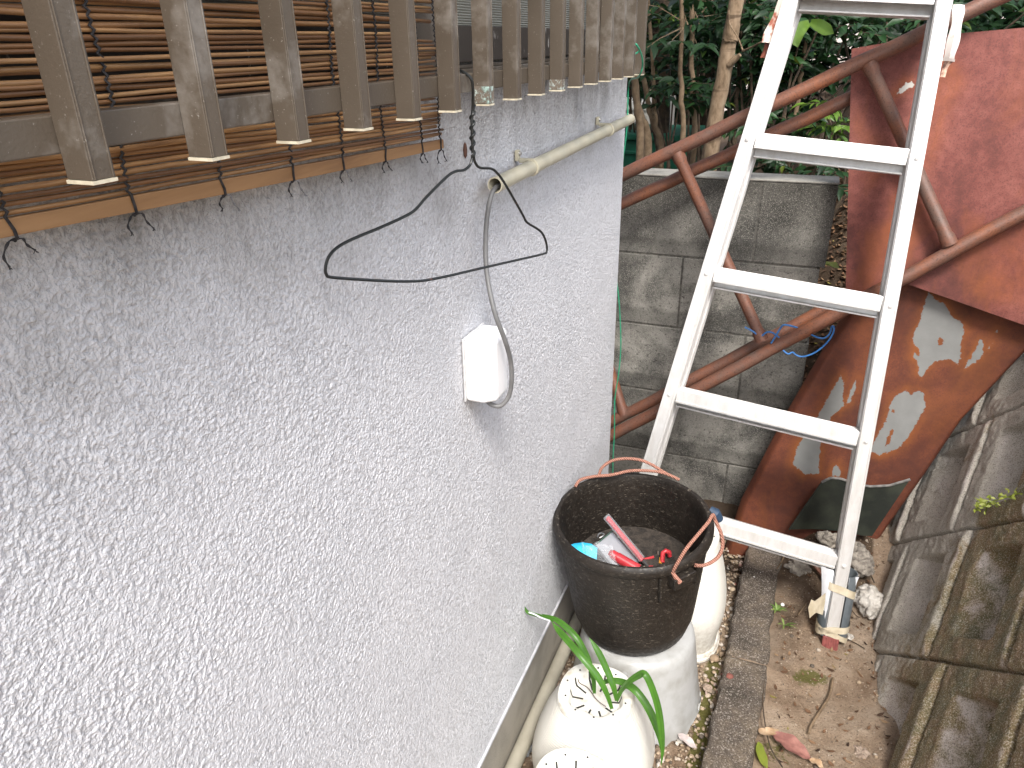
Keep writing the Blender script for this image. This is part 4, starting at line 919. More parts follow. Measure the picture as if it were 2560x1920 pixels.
rp = [c5(465, 262, y=1.42), c5(490, 205, y=1.43), c5(560, 155, y=1.445), c5(660, 138, y=1.45), c5(770, 148, y=1.45), c5(860, 185, y=1.45), c5(940, 235, y=1.45), c5(990, 262, y=1.45)]
MB().tube(catmull(rp, 8), .0036, 10).build('rope_handle', ROPE, bk, True)
# blue clip at right rim
mb = MB().tube([c5(1285, 520, z=.482), c5(1325, 545, z=.478), c5(1358, 590, z=.462)], [.010, .013, .009], 10); tag(mb.build('rim_clip', BLUED, None, True), 'dark blue curled plastic scrap clipped on the right rim of the bucket', 'plastic scrap')

# contents
zi = BC.z + .03
def pc(x, y, z_): return c5(x, y, z=z_ + .100)
hd = empty('red_handle_tool', tuple(pc(700, 800, .29)), 'long red tool handle with clear sleeve leaning up inside the bucket', 'tool')
a_, b_2 = pc(525, 572, .335), pc(790, 890, .255)
dd = (b_2 - a_).normalized(); sd_ = dd.cross(Vector((0, 0, 1))).normalized(); up_ = sd_.cross(dd)
MB().extrude([(-.006, -.003), (.006, -.003), (.006, .003), (-.006, .003)], a_, sd_, up_, b_2 - a_).build('handle', REDPL, hd, bevel=.002)
MB().extrude([(-.0085, -.0045), (.0085, -.0045), (.0085, .005), (-.0085, .005)], a_ - dd * .004, sd_, up_, (b_2 - a_) * 1.02).build('sleeve', CLEAR, hd, bevel=.002)
MB().tube([b_2, b_2 + dd * .02], [.005, .003], 8).build('tip', STEEL, hd, True)
a_, b_2 = pc(560, 845, .262), pc(760, 960, .245); dd = (b_2 - a_).normalized()
rt = empty('red_cylinder', tuple(a_), 'short thick red plastic tube lying at the front of the bucket', 'tube')
MB().tube([a_, a_ + dd * .012, a_ + dd * .013, b_2], [.0105, .0105, .0115, .0115], 20).build('barrel', REDPL, rt, True)
MB().tube([a_ - dd * .006, a_], [.008, .009], 16).build('cap', simple('dark_red', (.34, .03, .03), None, 30, .4), rt, True)
sr = empty('red_clip', tuple(pc(960, 850, .25)), 'small red plastic clip standing at the right inside the bucket', 'clip')
MB().tube([pc(935, 905, .245), pc(940, 835, .262), pc(960, 820, .266), pc(985, 830, .262), pc(990, 860, .252)], .0052, 12).build('clip_body', REDPL, sr, True)
MB().tube([pc(925, 870, .25), pc(920, 915, .243)], .0035, 8).build('clip_tab', ORANGE, sr, True)
q1_, q2_, q3_, q4_ = pc(440, 775, .285), pc(565, 672, .290), pc(770, 905, .240), pc(600, 960, .238)
bxn = (q2_ - q1_).cross(q4_ - q1_).normalized(); bxn = bxn if bxn.z > 0 else -bxn
bx_ = empty('grey_box', tuple(q1_), 'flat pale grey plastic case lying tilted in the bucket', 'plastic case')
MB().add([q1_, q2_, q3_, q4_] + [p - bxn * .012 for p in (q1_, q2_, q3_, q4_)], [(0, 1, 2, 3), (7, 6, 5, 4), (0, 4, 5, 1), (1, 5, 6, 2), (2, 6, 7, 3), (3, 7, 4, 0)]).build('case', GREYPL, bx_, bevel=.003)
MB().tube([q1_ + bxn * .002, q2_ + bxn * .002], .0016, 6).build('edge', simple('dull_green', (.06, .12, .09), None, 30, .5), bx_, True)
MB().tube(catmull([pc(455, 720, .29), pc(462, 700, .292), pc(482, 690, .293), pc(505, 698, .292), pc(490, 715, .29), pc(470, 725, .288)], 4), .0016, 6).build('hook_eye', STEEL, bx_, True)
# blue packet + film
pk = empty('blue_packet', tuple(pc(330, 820, .26)), 'bright blue plastic packet with clear film at the left inside the bucket', 'packet')
cor = [(232, 782), (290, 765), (345, 758), (410, 768), (455, 800), (450, 880), (450, 930), (350, 900), (280, 840)]
Pk = [pc(x, y, .285 - .00010 * (y - 760)) for x, y in cor]; cm = sum(Pk, Vector()) / len(Pk) + Vector((0, 0, .012))
MB().add(Pk + [cm], [(i, (i + 1) % 9, 9) for i in range(9)]).build('pouch', BLUEPK, pk, True)
MB().tube([pc(295, 825, .285), pc(310, 838, .284)], .004, 8).build('logo_dot', WHITE, pk, True)
nu = nv = 22; U_, V_ = np.meshgrid(np.linspace(0, 1, nu), np.linspace(0, 1, nv), indexing='ij')
c00, c10, c01, c11 = [np.array(pc(*q)) for q in ((335, 785, .29), (560, 790, .285), (380, 960, .262), (600, 965, .258))]
W_ = c00 * ((1 - U_) * (1 - V_))[..., None] + c10 * (U_ * (1 - V_))[..., None] + c01 * ((1 - U_) * V_)[..., None] + c11 * (U_ * V_)[..., None]
W_[..., 2] += .010 * vnoise(U_ * 6, V_ * 6, 51) + .004 * vnoise(U_ * 14, V_ * 14, 52) + .006
npmesh('film', W_.reshape(-1, 3), gridfaces(nu, nv), CLEAR, pk)
jk = empty('scrap_heap', tuple(pc(860, 900, .22)), 'tangle of small red and dark metal scraps at the bottom of the bucket', 'scraps')
mb = MB(); mr = MB()
for k in range(26):
    x, y = 880 + rng.normal(0, 70), 890 + rng.normal(0, 30); p = pc(x, y, .222 + rng.random() * .02); d_ = Vector((rng.normal(), rng.normal(), rng.normal() * .4)).normalized() * rng.uniform(.006, .02)
    (mb if k % 2 else mr).tube([p - d_, p + d_], rng.uniform(.0015, .0035), 7)
mb.build('metal_scrap', BARKR, jk, True); mr.build('red_scrap', REDPL, jk, True)
n = 120; an = rng.uniform(0, 6.28, n); rr = .11 * np.sqrt(rng.random(n)); P = np.stack([BC.x + rr * np.cos(an), BC.y + rr * np.sin(an), np.full(n, BC.z + .152)], 1)
stones('grit', P, rng.uniform(.001, .004, n), RUBBLE, jk)

# leaf blades from pot A
bl = empty('leaf_plant', (-.24, 1.03, .215), 'green strap-leaved plant growing out of the upturned white pot', 'plant')
def blade(pts, wmax, nm='leaf', fold=.25, tone=.5, mat=None, par=None, ws=None):
    P_ = catmull(pts, 8); m = len(P_); vs = []
    view = Vector((0, 0, CAM_H))
    for i, p in enumerate(P_):
        t = i / (m - 1); w_ = wmax * (min(1, .45 + 1.6 * t) if t < .35 else 1) * (1 - max(0, (t - .72) / .28) ** 1.6) + .0003
        tg = (P_[min(i + 1, m - 1)] - P_[max(i - 1, 0)]).normalized(); vd = (view - p).normalized(); sdn = tg.cross(vd).normalized(); nn = sdn.cross(tg).normalized()
        vs += [p - sdn * w_ + nn * w_ * fold, p - sdn * w_ * .5 + nn * w_ * fold * .3, p - nn * w_ * .1, p + sdn * w_ * .5 + nn * w_ * fold * .3, p + sdn * w_ + nn * w_ * fold]
    Fq = np.array([(i * 5 + j, i * 5 + j + 1, i * 5 + j + 6, i * 5 + j + 5) for i in range(m - 1) for j in range(4)])
    tn = np.tile([.35, .6, .2, .75, .5], m) * .6 + tone * .4
    return npmesh(nm, [tuple(q) for q in vs], Fq, mat or BLADE, par or bl, True, {'tone': tn})
b6 = lambda x, y, Y: at(1240 + x / 3.352, 1440 + y / 3.352, y=Y)
blade([b6(972, 1115, .985), b6(925, 980, .985), b6(850, 840, .99), b6(720, 680, 1.0), b6(600, 540, 1.02), b6(520, 450, 1.04), b6(470, 385, 1.05)], .0062, tone=.6)
blade([b6(825, 985, 1.02), b6(815, 860, 1.02), b6(770, 700, 1.03), b6(690, 540, 1.04), b6(600, 440, 1.05), b6(500, 365, 1.06), b6(380, 318, 1.07)], .0058, tone=.3)
blade([b6(480, 380, 1.055), b6(400, 345, 1.065), b6(310, 320, 1.07), b6(262, 300, 1.07), b6(240, 255, 1.07)], .0032, tone=.4)
blade([b6(1010, 1045, 1.0), b6(985, 930, 1.0), b6(930, 790, 1.01), b6(860, 640, 1.02), b6(780, 515, 1.03)], .0058, tone=.5)
blade([b6(1010, 1050, 1.0), b6(1050, 960, 1.0), b6(1110, 890, .99), b6(1190, 835, .985), b6(1245, 822, .98), b6(1300, 920, .975), b6(1355, 1090, .97), b6(1385, 1280, .965), b6(1395, 1450, .96), b6(1385, 1590, .955)], .0058, tone=.7)
blade([b6(890, 895, 1.03), b6(970, 875, 1.03), b6(1070, 895, 1.03), b6(1170, 960, 1.02), b6(1260, 1080, 1.01), b6(1330, 1220, 1.0), b6(1375, 1360, .99), b6(1390, 1500, .98)], .0070, tone=.65)
# white web on the tip
tag(MB().tube(catmull([b6(275, 305, 1.06), b6(320, 320, 1.06), b6(380, 350, 1.058), b6(450, 375, 1.05)], 4), .0016, 6).build('web_tuft', simple('white_web', (.75, .77, .78), None, 200, .9), None, True), 'white insect web tuft on the leaf tip by the wall', 'web')

# ================================================================== SMALL THINGS ON THE GROUND
def rock(name, p, sx_, sy_, sz_, mat, label, cat, rot=0, seed=1):
    r_ = np.random.default_rng(seed); V = IV.copy()
    V = V * (1 + .0)
    for _ in range(1):
        pass
    V = V * (1 + r_.uniform(-.18, .18, (len(V), 1))) * np.array([sx_, sy_, sz_]); c, s = math.cos(rot), math.sin(rot); V = V @ np.array([[c, s, 0], [-s, c, 0], [0, 0, 1]])
    o = npmesh(name, V + np.array(p), IF, mat, None, True); m = o.modifiers.new('sub', 'SUBSURF'); m.levels = m.render_levels = 3; m.subdivision_type = 'SIMPLE'
    tx = bpy.data.textures.new('clouds', 'CLOUDS'); tx.noise_scale = max(sx_, .006) * .45; tx.noise_depth = 4
    dm_ = o.modifiers.new('disp', 'DISPLACE'); dm_.texture = tx; dm_.strength = sx_ * .75; dm_.mid_level = .5
    return tag(o, label, cat)
c7 = lambda x, y, z_=.01: at(1780 + x / 2.44, 1240 + y / 2.44, z=z_)
rock('plaster_lump', c7(955, 645, .045), .034, .048, .034, PLASTER, 'pale crumbly plaster lump right of the ladder foot', 'plaster lump', .3, 2)
rock('rubble', c7(895, 385, .10), .035, .060, .03, RUBBLE, 'rough grey concrete rubble between the ladder rail and retaining wall', 'rubble', .2, 3)
rock('rubble', c7(730, 265, .115), .040, .022, .018, RUBBLE, 'grey concrete rubble at the lower edge of the black trough', 'rubble', -.1, 4)
rock('rubble', c7(560, 440, .03), .045, .035, .02, RUBBLE, 'half-buried dark stone under the lowest ladder tread', 'rubble', .1, 9)
rock('stone', c7(925, 1590, .014), .018, .026, .010, BROWNST, 'flat light brown stone at the foot of the retaining wall', 'stone', .5, 5)
rock('pebble', c7(108, 1100, .020), .0085, .0075, .006, REDPEB, 'dark red pebble on the near kerb block', 'pebble', 0, 6)
rock('grey_stone', at(1308, 1870, z=-.012), .026, .020, .010, STONE, 'blue-grey broken stone beside the foundation at the bottom', 'stone', .3, 7)
rock('grey_stone', at(1375, 1735, z=-.012), .028, .040, .012, BROWNST, 'large pinkish stone between foundation and near pot', 'stone', .2, 8)
rock('pink_pebble', at(1768, 1720, z=-.014), .011, .010, .008, BROWNST, 'rounded pink pebble in the gravel beside the kerb', 'pebble', 0, 10)
rock('buried_stone', c7(830, 860, .01), .014, .010, .008, PLASTER, 'small white stone beside the red ladder foot', 'stone', 0, 11)
tag(stones('plaster_splash', np.array([tuple(c7(300 + rng.normal(0, 22), 480 + rng.normal(0, 14), .0135)) for _ in range(36)]), rng.uniform(.0012, .0048, 36), WHITE), 'white plaster crumbs splashed on the farther kerb block', 'plaster crumbs')
# fallen leaves
def leaf_obj(name, pts, wd, mat, label, tone=.5, y=None, curl=.0):
    o = blade([p + Vector((0, 0, curl * (1 if i in (0, len(pts) - 1) else 0))) for i, p in enumerate(pts)], wd, name, .3, tone, mat, None)
    return o
def fallen(name, pts, wd, mat, label, cat='fallen leaf', tone=.5):
    P_ = catmull(pts, 6); m = len(P_); vs = []
    for i, p in enumerate(P_):
        t = i / (m - 1); w_ = wd * math.sin(math.pi * min(1, max(0, t))) ** .7 + .0003; tg = (P_[min(i + 1, m - 1)] - P_[max(i - 1, 0)]).normalized(); sdn = tg.cross(Vector((0, 0, 1))).normalized()
        vs += [p - sdn * w_ + Vector((0, 0, .3 * w_ + .002 * math.sin(i))), p - sdn * w_ * .5 + Vector((0, 0, .1 * w_)), p, p + sdn * w_ * .5 + Vector((0, 0, .12 * w_)), p + sdn * w_ + Vector((0, 0, .35 * w_ + .002 * math.cos(i)))]
    Fq = np.array([(i * 5 + j, i * 5 + j + 1, i * 5 + j + 6, i * 5 + j + 5) for i in range(m - 1) for j in range(4)])
    o = npmesh(name, [tuple(q) for q in vs], Fq, mat, None, True, {'tone': np.full(len(vs), tone)}); return tag(o, label, cat)
PINKL = simple('pink_dead_leaf', (.33, .15, .12), (.22, .09, .075), 60, .7, bump=.001)
TANL = simple('tan_dead_leaf', (.50, .36, .23), (.36, .23, .13), 60, .7, bump=.001)
fallen('dead_leaf', [c7(365, 1450, .016), c7(440, 1490, .018), c7(520, 1550, .018), c7(605, 1605, .014)], .020, PINKL, 'long pinkish dead leaf on the soil near the bottom edge')
fallen('dead_leaf', [c7(285, 1420, .016), c7(330, 1445, .02), c7(410, 1425, .016)], .011, TANL, 'tan curled dead leaf touching the kerb block near the bottom edge')
fallen('dead_leaf', [c7(285, 1500, .016), c7(300, 1580, .018), c7(335, 1665, .016)], .010, LEAFY, 'yellow-green fallen leaf against the kerb at the bottom edge', tone=.2)
fallen('dead_leaf', [c7(590, 1610, .014), c7(640, 1625, .018), c7(680, 1660, .014)], .008, TANL, 'tan dead leaf tip beside the long pink leaf')
fallen('dead_leaf', [at(1695, 1835, z=-.014), at(1715, 1850, z=-.010), at(1742, 1872, z=-.012)], .010, simple('pale_shard', (.55, .48, .46), None, 60, .6), 'pale dead leaf on the gravel beside the kerb')
fallen('dead_leaf', [at(2050, 660, y=2.22), at(2075, 664, y=2.21), at(2098, 672, y=2.2)], .022, LEAFY, 'yellow leaf on the bank in the gap beside the block wall', tone=.9)
# twigs
def twig(pts, r, label, mat=BARKP):
    return tag(MB().tube(catmull(pts, 6), r, 6).build('twig', mat, None, True), label, 'twig')
twig([c7(320, 1110, .014), c7(310, 1250, .016), c7(325, 1400, .018), c7(360, 1540, .018), c7(430, 1655, .02)], .0016, 'long thin brown vine lying beside the kerb', BARKD)
twig([c7(740, 1110, .014), c7(715, 1220, .013), c7(660, 1310, .013), c7(605, 1400, .010), c7(590, 1450, .008)], .0030, 'pale surface root crossing the soil path')
twig([c7(575, 655, .02), c7(525, 725, .012)], .0018, 'short pale twig left of the taped ladder foot')
twig([c7(840, 680, .02), c7(880, 730, .03), c7(900, 740, .02)], .0012, 'small twig by the plaster lump', BARKD)
twig([c7(580, 375, .08), c7(640, 440, .06), c7(690, 505, .05)], .0055, 'rusty iron rod sticking up under the lowest tread', RUSTP)
twig([c7(920, 430, .08), c7(960, 470, .09), c7(990, 530, .08)], .0018, 'thin twig leaning behind the plaster lump', BARKD)
twig([c7(820, 870, .012), c7(880, 900, .012), c7(930, 930, .012)], .0012, 'thin root right of the red ladder foot', BARKD)
twig([c7(395, 445, .05), c7(430, 390, .09), c7(445, 345, .10)], .0018, 'dry stalk leaning at the left end of the rubble')
# weeds
def weed(name, base, n, L0, mat, label, cat='weed', wd=.0025, seed=0, up=.7, group=None):
    r_ = random.Random(seed); e = empty(name, tuple(base), label, cat, group); Vs = []; Fs = []; T = []
    for k in range(n):
        a = r_.uniform(0, 6.28); L_ = L0 * r_.uniform(.6, 1.1); d_ = Vector((math.cos(a), math.sin(a), up * r_.uniform(.5, 1.3))).normalized() * L_
        sdn = d_.cross(Vector((0, 0, 1))).normalized() * wd * r_.uniform(.7, 1.2); b = Vector(base); m = b + d_ * .5 + Vector((0, 0, L_ * .1)); t_ = b + d_ - Vector((0, 0, L_ * .15)); i0 = len(Vs)
        Vs += [b - sdn * .3, b + sdn * .3, m + sdn, m - sdn, t_]; Fs += [(i0, i0 + 1, i0 + 2), (i0, i0 + 2, i0 + 3), (i0 + 3, i0 + 2, i0 + 4)]; T += [r_.random()] * 5
    npmesh('leaves', [tuple(q) for q in Vs], Fs, mat, e, True, {'tone': T}); return e
weed('weed', c7(395, 700, .012), 16, .030, WEED, 'small green weed tuft at the kerb joint left of the ladder foot', seed=1)
weed('weed', c7(440, 790, .012), 7, .035, WEED, 'sparse grass sprout on the soil below the weed tuft', seed=2)
tag(stones('white_snail', np.array([tuple(c7(430, 662, .03))]), np.array([.006]), WHITE), 'tiny white snail shell on the weed tuft', 'snail shell')
weed('clover', at(1682, 1812, z=-.01), 9, .014, WEED, 'small green clover sprout in the gravel by the tub', wd=.005, seed=3, up=.35)
wb = weed('wall_fern', at(2462, 1268, y=1.62), 10, .03, LEAFY, 'bright yellow-green seedling growing from a retaining wall joint', 'seedling', .004, 4, .5)
Vs = []; Fs = []; T = []; r_ = random.Random(5)
A_, B_ = at(2435, 1268, y=1.58), at(2552, 1232, y=1.56)
MB().tube([at(2462, 1285, y=1.63), A_.lerp(B_, .3), B_], .0013, 6).build('stem', LEAFY, wb, True)
for k in range(60):
    t_ = r_.random(); p = A_.lerp(B_, t_) + Vector((r_.gauss(0, .004), r_.gauss(0, .006), r_.gauss(0, .004))); d_ = Vector((r_.gauss(0, 1), r_.gauss(-.4, .7), r_.gauss(.2, .6))).normalized() * r_.uniform(.008, .015); sdn = d_.cross(Vector((.3, -.7, .6))).normalized() * d_.length * .24; i0 = len(Vs)
    Vs += [p, p + d_ * .5 + sdn, p + d_, p + d_ * .5 - sdn]; Fs += [(i0, i0 + 1, i0 + 2, i0 + 3)]; T += [r_.random()] * 4
npmesh('sprigs', [tuple(q) for q in Vs], Fs, LEAFY, wb, True, {'tone': T})

# ================================================================== VEGETATION BEHIND
def leafmesh(name, centers, dirs, L_, mat, parent=None, wratio=.42, tone=None):
    n = len(centers); d = dirs / np.linalg.norm(dirs, axis=1)[:, None]
    up = rng.normal(0, .45, (n, 3)) + np.array([0, -.35, 1.0]); side = np.cross(d, up); side /= np.linalg.norm(side, axis=1)[:, None]; nn = np.cross(side, d)
    tp = [(0, 0, 0), (.22, .75, .10), (.22, 0, -.02), (.22, -.75, .10), (.55, 1, .12), (.55, 0, -.0), (.55, -1, .12), (.85, .5, .0), (.85, 0, -.06), (.85, -.5, .0), (1.08, 0, -.16)]
    V = []
    for (a, b, c) in tp: V.append(centers + d * (L_ * a)[:, None] + side * (L_ * wratio * .5 * b)[:, None] + nn * (L_ * c)[:, None])
    V = np.stack(V, 1).reshape(-1, 3)
    T3 = np.array([(0, 2, 1, 1), (0, 3, 2, 2), (1, 2, 5, 4), (2, 3, 6, 5), (4, 5, 8, 7), (5, 6, 9, 8), (7, 8, 10, 10), (8, 9, 10, 10)])
    tri = np.array([(0, 2, 1), (0, 3, 2), (1, 2, 5), (1, 5, 4), (2, 3, 6), (2, 6, 5), (4, 5, 8), (4, 8, 7), (5, 6, 9), (5, 9, 8), (7, 8, 10), (8, 9, 10)])
    Fq = (tri[None] + (np.arange(n) * 11)[:, None, None]).reshape(-1, 3)
    tn = np.clip(rng.normal(.45, .2, n), 0, .97) if tone is None else tone
    return npmesh(name, V, Fq, mat, parent, True, {'tone': np.repeat(tn, 11)})
def sprays(c, rad, ntw, nl, L0, droop=.5):
    """leaf whorls on twigs filling an ellipsoid"""
    cs = []; ds = []; tw = []
    for k in range(ntw):
        p = rng.normal(0, 1, 3); p = p / np.linalg.norm(p) * rng.random() ** .45 * np.array(rad) + np.array(c)
        d = rng.normal(0, 1, 3); d[2] = abs(d[2]) * .2 - droop * .4; d /= np.linalg.norm(d); ln = L0 * nl * .30
        tw.append((p, p + d * ln))
        for j in range(nl):
            q_ = p + d * ln * (j / nl); s_ = np.cross(d, [0, 0, 1]); s_ = s_ / (np.linalg.norm(s_) + 1e-9) * (1 if j % 2 else -1)
            dd_ = d * .7 + s_ * .9 + np.array([0, 0, -droop * .6]) + rng.normal(0, .2, 3); cs.append(q_); ds.append(dd_)
        cs.append(p + d * ln); ds.append(d + np.array([0, 0, -droop * .4]))
    return np.array(cs), np.array(ds), tw
def gz(x, y): return float(ground_h(np.array([x]), np.array([y]))[0])
def tree(name, base, top, r0, r1, crown, label, cat='tree', group=None, bark=None, L0=.06, mat=None, wob=.03, mids=None):
    e = empty(name, (base[0], base[1], gz(base[0], base[1])), label, cat, group)
    b = Vector((base[0], base[1], gz(base[0], base[1]) - .05)); t_ = Vector(top); pts = []
    ctrl = [b] + ([Vector(m) for m in mids] if mids else []) + [t_]
    P_ = catmull(ctrl, 14 // max(1, len(ctrl) - 1) + 4); m = len(P_)
    P_ = [p + Vector((wob * math.sin(i * .9 + r0 * 99) * .3, wob * math.cos(i * .7) * .3, 0)) for i, p in enumerate(P_)]
    rad = [(r0 + (r1 - r0) * i / (m - 1)) * (1 + .06 * math.sin(i * 1.9)) for i in range(m)]
    MB().tube(P_, rad, 12).build('trunk', bark or BARK, e, True)
    cs = []; ds = []; lm = MB()
    for (c, rd, nt_, nl) in crown:
        a_, d_, tw = sprays(c, rd, nt_, nl, L0); cs.append(a_); ds.append(d_)
        k0 = min(range(m), key=lambda i: (P_[i] - Vector(c)).length + (0 if P_[i].z < c[2] else .2))
        lm.tube([P_[k0], P_[k0].lerp(Vector(c), .5) + Vector((0, 0, .03)), Vector(c)], [max(.004, rad[k0] * .35), max(.003, rad[k0] * .2), .003], 6)
        for (a1_, b1_) in tw[::2]: lm.tube([Vector(c).lerp(Vector(a1_), .25), Vector(a1_), Vector(b1_)], [.0022, .0016, .0010], 4, cap=False)
    if crown:
        cs = np.concatenate(cs); ds = np.concatenate(ds); lm.build('branches', bark or BARK, e, True)
        leafmesh('crown', cs, ds, L0 * rng.uniform(.65, 1.2, len(cs)), mat or LEAF, e)  # high crowns lie out of view, added to shade the growth below
    return e
def A(u, v, y): return tuple(at(u, v, y=y))
# main trunk with knot
tt = at(1850, -40, y=2.75); bb = at(1768, 430, y=2.75)
tr1 = tree('tree', (bb.x, bb.y), (tt.x + .15, tt.y + .1, 3.4), .028, .022, [((tt.x + .4, 3.0, 3.1), (.9, .8, .5), 150, 7), ((tt.x - .8, 3.3, 3.0), (.9, .8, .45), 130, 7), ((tt.x + 1.5, 3.4, 3.0), (.9, .9, .5), 130, 7)],
     'tallest tree with thick light brown trunk rising behind the block wall', mids=[tuple(at(1776, 395, y=2.75)), tuple(at(1806, 202, y=2.75)), tuple(at(1832, 60, y=2.75)), tuple(tt)], wob=.004)
kn = at(1832, 145, y=2.73)
MB().tube([kn + Vector((-.01, 0, -.02)), kn + Vector((.012, -.012, .0)), kn + Vector((.024, -.018, .010))], [.012, .010, .006], 10).build('knot', BARK, tr1, True)
MB().tube(catmull([A(1822, 25, 2.71), A(1825, 60, 2.70), A(1845, 95, 2.70), A(1857, 125, 2.68)], 5), .0022, 6).build('branch', BARK, tr1, True)
MB().tube(catmull([A(1856, 128, 2.68), A(1885, 115, 2.62), A(1925, 95, 2.55), A(1975, 78, 2.45), A(2010, 62, 2.4)], 5), .0030, 6).build('branch', BARK, tr1, True)
# two big pale leaves at the branch end
# dark trunk left
t2 = at(1650, -20, y=3.4); b2 = at(1655, 250, y=3.4)
tree('tree', (b2.x, b2.y), (t2.x, t2.y, 3.2), .042, .03, [((t2.x, 3.6, 2.9), (.9, .7, .5), 110, 7), (tuple(at(1600, 80, y=3.3)), (.28, .25, .22), 26, 6), (tuple(at(1640, 160, y=3.4)), (.25, .25, .18), 18, 6)], 'dark almost black tree trunk left of the thick trunk', bark=BARKD)
# stems
stems = [((1600, 440), (1585, 150), 2.55, .014, 'pale thin stem right beside the wall corner'), ((1625, 440), (1583, 190), 2.65, .016, 'pale stem leaning left past the conduit end'), ((1660, 440), (1610, 210), 2.9, .013, 'slender leaning stem in front of the green bin'),
         ((1703, 440), (1702, 80), 2.6, .010, 'straight reddish sapling stem right of the dark trunk'), ((1735, 430), (1728, 60), 3.0, .012, 'thin brown sapling stem left of the thick trunk'),
         ((1830, 440), (1845, 200), 3.2, .013, 'thin dark stem just right of the thick trunk'), ((1990, 280), (2010, 120), 3.2, .010, 'small stem below the pair of pale leaves'), ((1645, 440), (1632, 200), 3.1, .011, 'middle slender stem in front of the green bin')]
for i, (b_p, t_p, y, r0, lab) in enumerate(stems):
    b = at(*b_p, y=y); t = at(*t_p, y=y); d = (t - b); top = t + d.normalized() * rng.uniform(.3, .9)
    cr = [(tuple(top), (.22, .22, .16), 12, 6)]
    if i in (3, 4, 5): cr.append((tuple(t + Vector((.02, 0, .02))), (.16, .16, .12), 10, 6))
    tree('sapling', (b.x, b.y), tuple(top), r0, r0 * .6, cr, lab, 'sapling', 'saplings behind the block wall', BARKP if i not in (5,) else BARKD, mids=[tuple(b.lerp(t, .2)), tuple(b.lerp(t, .6)), tuple(t)], wob=.012)
# leafy masses placed where the photo shows them
def shrub(c, rad, ntw, nl, label, L0=.06, group=None, mat=None, name='shrub'):
    e = empty(name, (c[0], c[1], gz(c[0], c[1])), label, 'shrub', group); cs, ds, tw = sprays(c, rad, ntw, nl, L0)
    mb = MB(); b = Vector((c[0], c[1], gz(c[0], c[1]) - .03))
    for k in range(5):
        q_ = Vector(c) + Vector((rng.normal(0, rad[0] * .5), rng.normal(0, rad[1] * .5), rng.normal(0, rad[2] * .4))); mb.tube(catmull([b, b.lerp(q_, .5) + Vector((rng.normal(0, .03), rng.normal(0, .03), .03)), q_], 5), [.008 - .0005 * i for i in range(11)], 6)
    for (a_, b_2) in tw: mb.tube([Vector(a_), Vector(b_2)], [.0018, .001], 4, cap=False)
    mb.build('stems', BARKD, e, True); leafmesh('leaves', cs, ds, L0 * rng.uniform(.6, 1.2, len(cs)), mat or LEAF, e); return e
shrub(A(1690, 225, 2.9), (.15, .14, .06), 22, 6, 'glossy green shrub with compound leaves above the green bin', .05)
shrub(A(1765, 90, 3.2), (.14, .16, .12), 30, 7, 'drooping glossy shrub left of the thick trunk at the top', .06)
shrub(A(1780, 235, 3.3), (.12, .14, .06), 14, 6, 'dark shrub partly hidden by the thick trunk', .055)
shrub(A(1915, 90, 3.2), (.15, .18, .14), 34, 7, 'dense dark shrub just right of the thick trunk', .065)
shrub(A(2040, 55, 3.2), (.26, .2, .07), 34, 7, 'dark leafy shrub at the top inside the ladder', .065)
shrub(A(1985, 170, 3.3), (.12, .2, .10), 22, 6, 'dark shrub behind the pair of pale leaves', .06)
shrub(A(1950, 320, 3.0), (.20, .16, .07), 34, 7, 'low bright green shrub between the rusty pipes', .05)
shrub(A(2085, 300, 3.0), (.06, .1, .07), 10, 6, 'small pale green shrub at the left edge of the rusty sheet', .05, mat=LEAFP)
shrub(A(1975, 415, 2.75), (.20, .12, .05), 18, 6, 'low dark fern-like shrub just above the block wall top', .05)
shrub(A(1600, 40, 3.4), (.16, .2, .12), 18, 6, 'pale yellow-green shrub beside the last lattice bar', .055, mat=LEAFP)
shrub(A(2260, 20, 3.4), (.4, .3, .10), 60, 7, 'dark shrub above the rusty sheet', .06)
for k_, (pp_, w_) in enumerate((([c4b(1600, 195, 2.40), c4b(1530, 245, 2.36), c4b(1490, 320, 2.33), c4b(1500, 408, 2.31)], .017), ([c4b(1612, 190, 2.40), c4b(1680, 215, 2.38), c4b(1740, 250, 2.36), c4b(1812, 290, 2.34)], .015))):
    lf = blade(pp_, w_, 'leaf', .22, .8 - .3 * k_, LEAFP, tr1); lf['label'] = 'large pale yellow-green leaf'
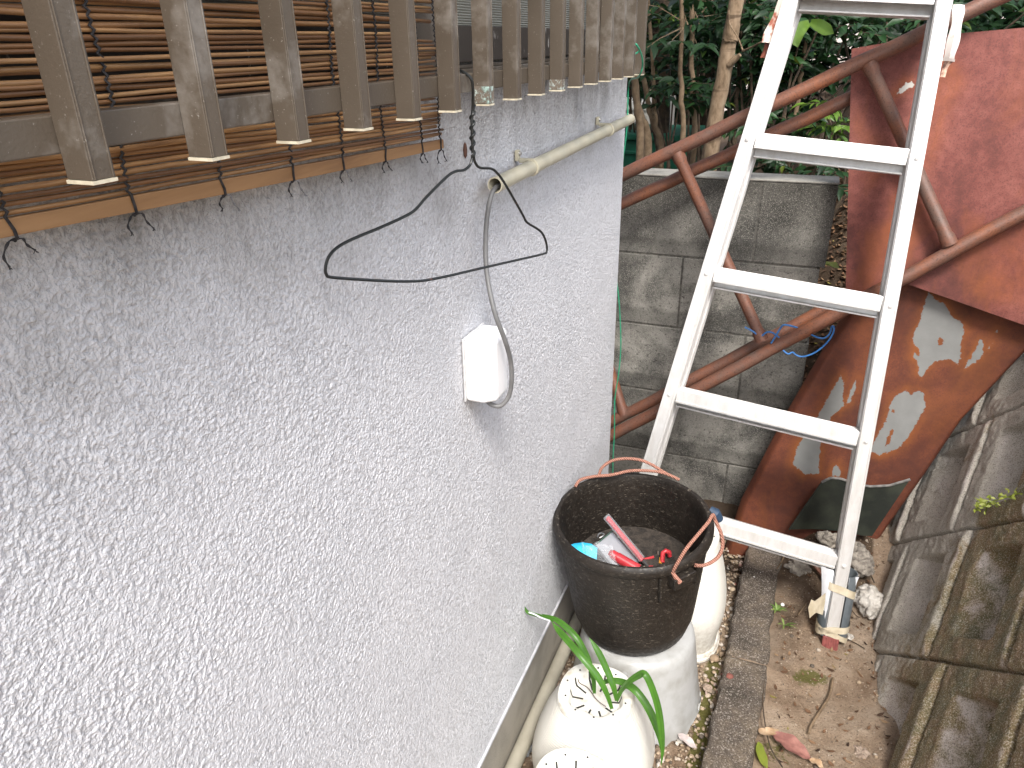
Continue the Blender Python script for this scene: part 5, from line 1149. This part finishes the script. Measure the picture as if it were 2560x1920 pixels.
# rows farther back
k = 0
for y, n_, zc, rz in ((4.4, 9, 1.35, .42), (5.6, 10, 1.4, .6), (7.2, 13, 1.35, .9)):
    for i in range(n_):
        x = -2.8 + i * (5.6 / (n_ - 1)) * (y / 4.4) * .8 + rng.normal(0, .1)
        u_ = 1280
        if -.025 < x / y < .055: continue        # the gap through which the bright yard shows
        shrub((x, y + rng.normal(0, .15), zc + rng.normal(0, .08)), (.42, .35, rz), 120 if y < 5 else 110, 7, 'dark broadleaf shrub in the thicket far behind the block wall', .075 if y < 5 else .12, 'shrubs in the far thicket', name='thicket_shrub')
for i in range(6):
    x = -2.6 + i * .95; y = 4.9 + .5 * (i % 2)
    if abs(x) < .5: x = -.85
    tree('thicket_tree', (x, y), (x + rng.normal(0, .15), y, 3.6), .05, .03, [((x, y, 3.3), (.9, .8, .6), 120, 7), ((x, y, 2.3), (.7, .6, .5), 70, 7)], 'shaded tree in the thicket far behind the block wall', 'tree', 'trees in the far thicket', BARKD, .085)

# green bin, white panel unit, neighbour house
b0 = at(1598, 440, y=3.3); b1 = at(1735, 440, y=3.3)
gb = empty('green_bin', (b0.x - .1, 3.3, .35), 'dark green plastic bin behind the stems beyond the block wall', 'bin')
x0_, x1_ = b0.x - .15, b1.x - .02; zt_ = at(1650, 352, y=3.3).z
MB().extrude([(x0_ + .02, 0), (x1_ - .02, 0), (x1_, zt_ - .33), (x0_, zt_ - .33)], (0, 3.3, .33), (1, 0, 0), (0, 0, 1), (0, .4, 0)).build('body', GREENPL, gb, bevel=.01)
MB().box((x0_ - .015, 3.285, zt_ + .001), (x1_ + .015, 3.72, zt_ + .025)).box((x0_ - .008, 3.292, zt_ - .06), (x1_ + .008, 3.298, zt_ - .045)).build('lid', GREENPL, gb, bevel=.006)
u0 = at(1632, 250, y=4.0)
ac = empty('white_cabinet', (u0.x, 4.0, .4), 'off-white metal cabinet panel seen between the stems above the green bin', 'cabinet')
MB().box((u0.x, 4.0, .35), (u0.x + .055, 4.35, u0.z)).build('side_panel', ACW, ac, bevel=.004)
MB().box((u0.x - .35, 4.02, .35), (u0.x - .001, 4.33, u0.z - .01)).build('body', ACW, ac, bevel=.004)
mb = MB()
for i in range(16): mb.box((u0.x - .33, 4.008, .6 + i * .03), (u0.x - .03, 4.0195, .61 + i * .03))
mb.build('louvre', ACW, ac)
nh = empty('neighbour_house', (1.0, 9.5, .9), 'pale pinkish house wall shining through gaps in the leaves', 'house')
MB().box((-1.6, 9.5, .0), (4.5, 12, 3.4)).build('wall', NEIGH, nh)
MB().box((-.5, 9.2, 3.4), (4.9, 12.3, 3.55)).build('roof', simple('roof_tile', (.12, .11, .11), None, 20, .8), nh)
MB().box((2.6, 9.46, 1.6), (3.5, 9.499, 2.6)).build('window', TEN, nh, bevel=.005)

print('objects', len(bpy.data.objects))
